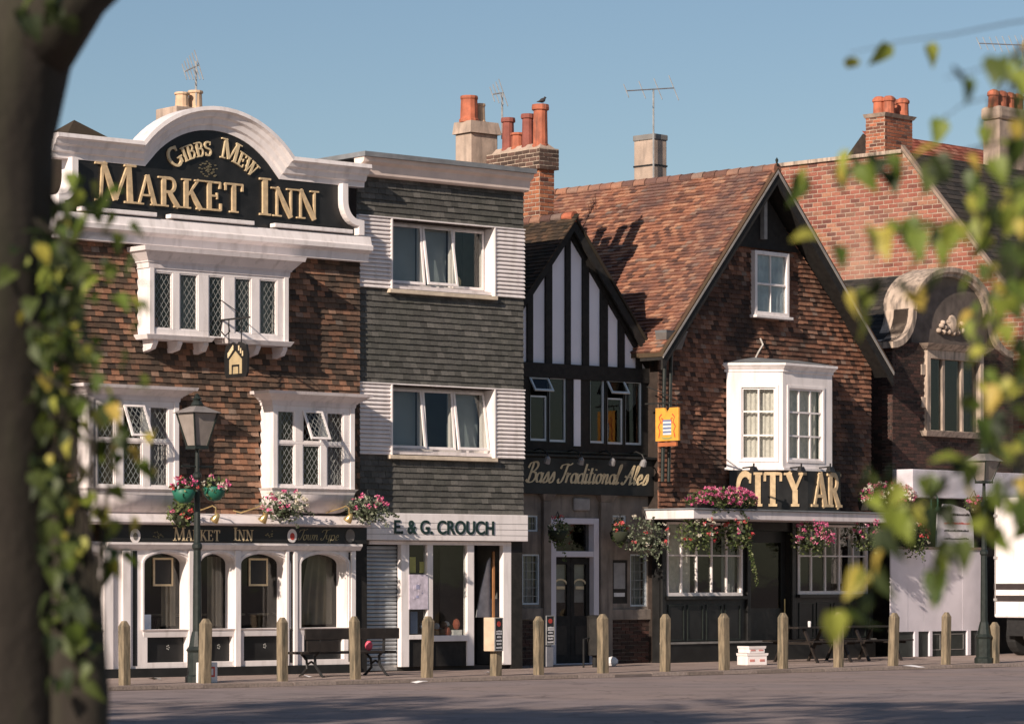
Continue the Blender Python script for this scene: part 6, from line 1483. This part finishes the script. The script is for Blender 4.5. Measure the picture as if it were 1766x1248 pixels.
# tree at the left edge
TD = 11.2; sc = TD/F
ta = thing('lime_tree', 'blurred foreground tree with thick trunk filling the left edge', 'tree', None, world=(0, 0, 0))
def tp(u, v, dd=0.0): p = at(u, v, TD+dd); return (p.x, p.y, p.z)
trunk = [(-62, 1900), (-58, 1500), (-56, 1250), (-52, 1000), (-55, 800), (-58, 620), (-62, 420), (-48, 220), (-2, 60), (55, -80), (120, -260), (190, -480)]
MB().tube([tp(*p) for p in trunk], [.46,.36,.33,.315,.30,.30,.30,.29,.27,.25,.22,.17], 20).build('trunk', BARK, ta, smooth=True)
MB().tube([tp(-45, 380), tp(-130, 150, .3), tp(-260, -120, .6), tp(-420, -500, 1.0)], [.24,.22,.19,.13], 14).build('limb', BARK, ta, smooth=True)
MB().tube([tp(40, 60, -.05), tp(120, -40, -.1), tp(300, -180, -.2), tp(520, -420, -.4)], [.2,.17,.12,.08], 12).build('limb', BARK, ta, smooth=True)
MB().tube([tp(95, 1700), tp(110, 1400), tp(122, 1200), tp(118, 1040), tp(100, 900), tp(60, 800)], [.16,.14,.135,.12,.11,.06], 14).build('side_stem', BARK, ta, smooth=True)
objs = 0; rest = MB()
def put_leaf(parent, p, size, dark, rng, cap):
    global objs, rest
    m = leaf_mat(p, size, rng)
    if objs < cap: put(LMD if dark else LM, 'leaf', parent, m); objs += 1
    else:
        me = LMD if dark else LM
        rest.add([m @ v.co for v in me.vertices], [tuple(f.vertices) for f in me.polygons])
left_twigs = [[(60,380),(120,420),(160,400),(205,410)], [(60,430),(130,470),(200,480),(262,490)], [(50,470),(100,520),(160,560),(215,570)], [(60,560),(140,590),(210,620),(265,655)], [(60,640),(130,680),(190,700),(250,730)], [(70,700),(150,740),(215,775),(262,800)], [(60,760),(120,800),(180,850),(225,860)], [(70,840),(130,870),(180,890),(230,905)], [(40,420),(30,470),(45,520),(30,590)], [(20,480),(60,570),(80,640),(40,700)], [(70,300),(100,360),(90,410),(60,440)], [(90,600),(150,650),(160,720),(170,790)], [(60,880),(110,920),(150,930),(200,955)], [(100,330),(150,330),(170,350),(195,365)]]
for tw in left_twigs:
    dd = rng.uniform(-.9, .1); P3 = [Vector(tp(u, v, dd+.05*j)) for j, (u, v) in enumerate(tw)]; twig(ta, P3, .008)
    for _ in range(14):
        k = rng.uniform(0, len(P3)-1.001); i = int(k); p = P3[i].lerp(P3[i+1], k-i) + Vector((rng.gauss(0,.045), rng.gauss(0,.09), rng.gauss(0,.055)))
        put_leaf(ta, p, rng.uniform(.045, .078), rng.random() < .3, rng, 300)
for _ in range(300):          # tangle of shoots against the trunk, its shade put into darker leaf colour
    v = rng.uniform(400, 1180); w_ = 150+ (35 if v > 1000 else 0); u = rng.triangular(50, w_, 85) if v < 980 else rng.triangular(60, 180, 120)
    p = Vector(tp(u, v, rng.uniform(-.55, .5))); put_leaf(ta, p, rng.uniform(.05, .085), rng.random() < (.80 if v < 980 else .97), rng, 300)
for k in range(16):
    u = rng.uniform(90, 170); twig(ta, [tp(u-30, 1500, .1), tp(u, 1150, .0), tp(u+rng.uniform(-20,20), 900, -.1), tp(u+rng.uniform(-20,30), 700, -.15)], .012)
for u, v in ((30,20),(55,30),(100,12),(115,30),(80,5),(60,-5),(95,-10)): put_leaf(ta, Vector(tp(u, v, -.6)), .08, False, rng, 300)
m2 = bpy.data.meshes.new('shoot_foliage'); m2.from_pydata(rest.v, [], rest.f); m2.materials.append(LEAFD); stuff(put(m2, 'shoot_foliage', ta))
crown(ta, (-2.2, 11.0, 11.5), (5.0, 4.6, 6.0), 8000, .26, 5)
# tree whose branches hang in from the right
tb = thing('lime_tree', 'blurred foreground branches of yellow-green leaves hanging in at the right edge', 'tree', None, world=(0, 0, 0))
RD = 9.3; objs = 0; rest = MB()
def rp(u, v, dd=0.0): p = at(u, v, RD+dd); return Vector((p.x, p.y, p.z))
MB().tube([(4.6,11,-.07),(4.5,11,2.5),(4.4,10.9,5),(4.3,10.8,9)], [.42,.33,.30,.2], 14).build('trunk', BARK, tb, smooth=True)
MB().tube([(4.4,10.9,4.2),(3.2,10.2,4.7),(2.2,9.6,4.4),(1.65,9.35,3.4)], [.14,.09,.055,.02], 8).build('limb', BARK, tb, smooth=True)
MB().tube([(4.45,10.9,3.6),(3.2,10.2,3.6),(2.2,9.6,3.0),(1.62,9.3,2.2)], [.12,.08,.05,.02], 8).build('limb', BARK, tb, smooth=True)
right = [([(1880,20),(1740,40),(1640,60),(1550,72),(1465,92)], 3, (1555, 1475, 1480)), ([(1880,40),(1760,90),(1690,120),(1630,135)], 3, None), ([(1860,90),(1740,160),(1660,180),(1628,205)], 3, None),
  ([(1900,200),(1760,230),(1660,270),(1580,285),(1500,285),(1450,262)], 10, None), ([(1880,230),(1700,250),(1560,285),(1440,290),(1378,302)], 6, None), ([(1880,300),(1750,330),(1680,370),(1600,395),(1525,392)], 10, None),
  ([(1880,330),(1740,400),(1640,415),(1560,410)], 8, None), ([(1860,300),(1640,380),(1500,420),(1408,425)], 4, None), ([(1880,420),(1740,460),(1620,490),(1540,492),(1480,505)], 9, None),
  ([(1850,620),(1740,720),(1650,800),(1560,825),(1480,830)], 14, None), ([(1850,700),(1760,780),(1700,850),(1640,880),(1560,890),(1530,905)], 12, None), ([(1850,740),(1740,800),(1600,860),(1535,900),(1505,960),(1480,1010),(1455,1065)], 10, None), ([(1850,800),(1760,860),(1680,930),(1620,965),(1600,990)], 9, None)]
for tw, n, _ in right:
    dd = rng.uniform(-1.2, .9); P3 = [rp(u, v, dd+.04*j) for j, (u, v) in enumerate(tw)]; twig(tb, P3, .0035)
    for j in range(n):
        k = (len(P3)-1.001)*(1-(j/n)**1.2*.72) if j else len(P3)-1.001
        i = int(k); p = P3[i].lerp(P3[i+1], k-i) + Vector((rng.gauss(0,.022), rng.gauss(0,.05), rng.gauss(0,.022))); put_leaf(tb, p, rng.uniform(.055, .088), rng.random() < .25, rng, 300)
for k in range(19):
    u0 = rng.triangular(1660, 1810, 1770); v0 = rng.uniform(140, 760); P3 = [rp(u0+60, v0-80, .2), rp(u0+15, v0+20), rp(u0-rng.uniform(0,25), v0+130), rp(u0-rng.uniform(0,40), v0+250)]; twig(tb, P3, .006)
    dd = rng.uniform(-1.0, 1.0)
    for _ in range(11):
        q = rng.uniform(0, 2.99); i = int(q); p = P3[i].lerp(P3[i+1], q-i); p = p*((RD+dd)/RD) + Vector((rng.gauss(0,.03), rng.gauss(0,.06), rng.gauss(0,.04))); p.z += EYE*(1-(RD+dd)/RD); put_leaf(tb, p, rng.uniform(.045, .075), rng.random() < .4, rng, 300)
if rest.v:
    m2 = bpy.data.meshes.new('outer_foliage'); m2.from_pydata(rest.v, [], rest.f); m2.materials.append(LEAFY); stuff(put(m2, 'outer_foliage', tb))
crown(tb, (6.0, 11.0, 11.5), (5.0, 4.6, 6.0), 5000, .26, 6)
# trees further along the row, left of the view: their crowns shade the road in front
for i, (x, y, top) in enumerate(((-10.5, 14.5, 19.4), (-15.5, 14.0, 19.8), (-20.5, 14.5, 19.5), (-26, 13.8, 20.0))):
    t = thing('lime_tree', 'tall tree left of the view shading the road, %s' % ['nearest the trunk in view', 'second along', 'third along', 'farthest along'][i], 'tree', None, world=(x, y, -.07), group='trees of the row left of the view')
    MB().tube([(0,0,0),(.1,.05,3),(0,.1,7),(.1,0,12)], [.42,.32,.25,.1], 12).build('trunk', BARK, t, smooth=True)
    crown(t, (0, 0, (top+5)/2), (3.7, 4.2, (top-5)/2-.6) , 4200, .36, 30+i)
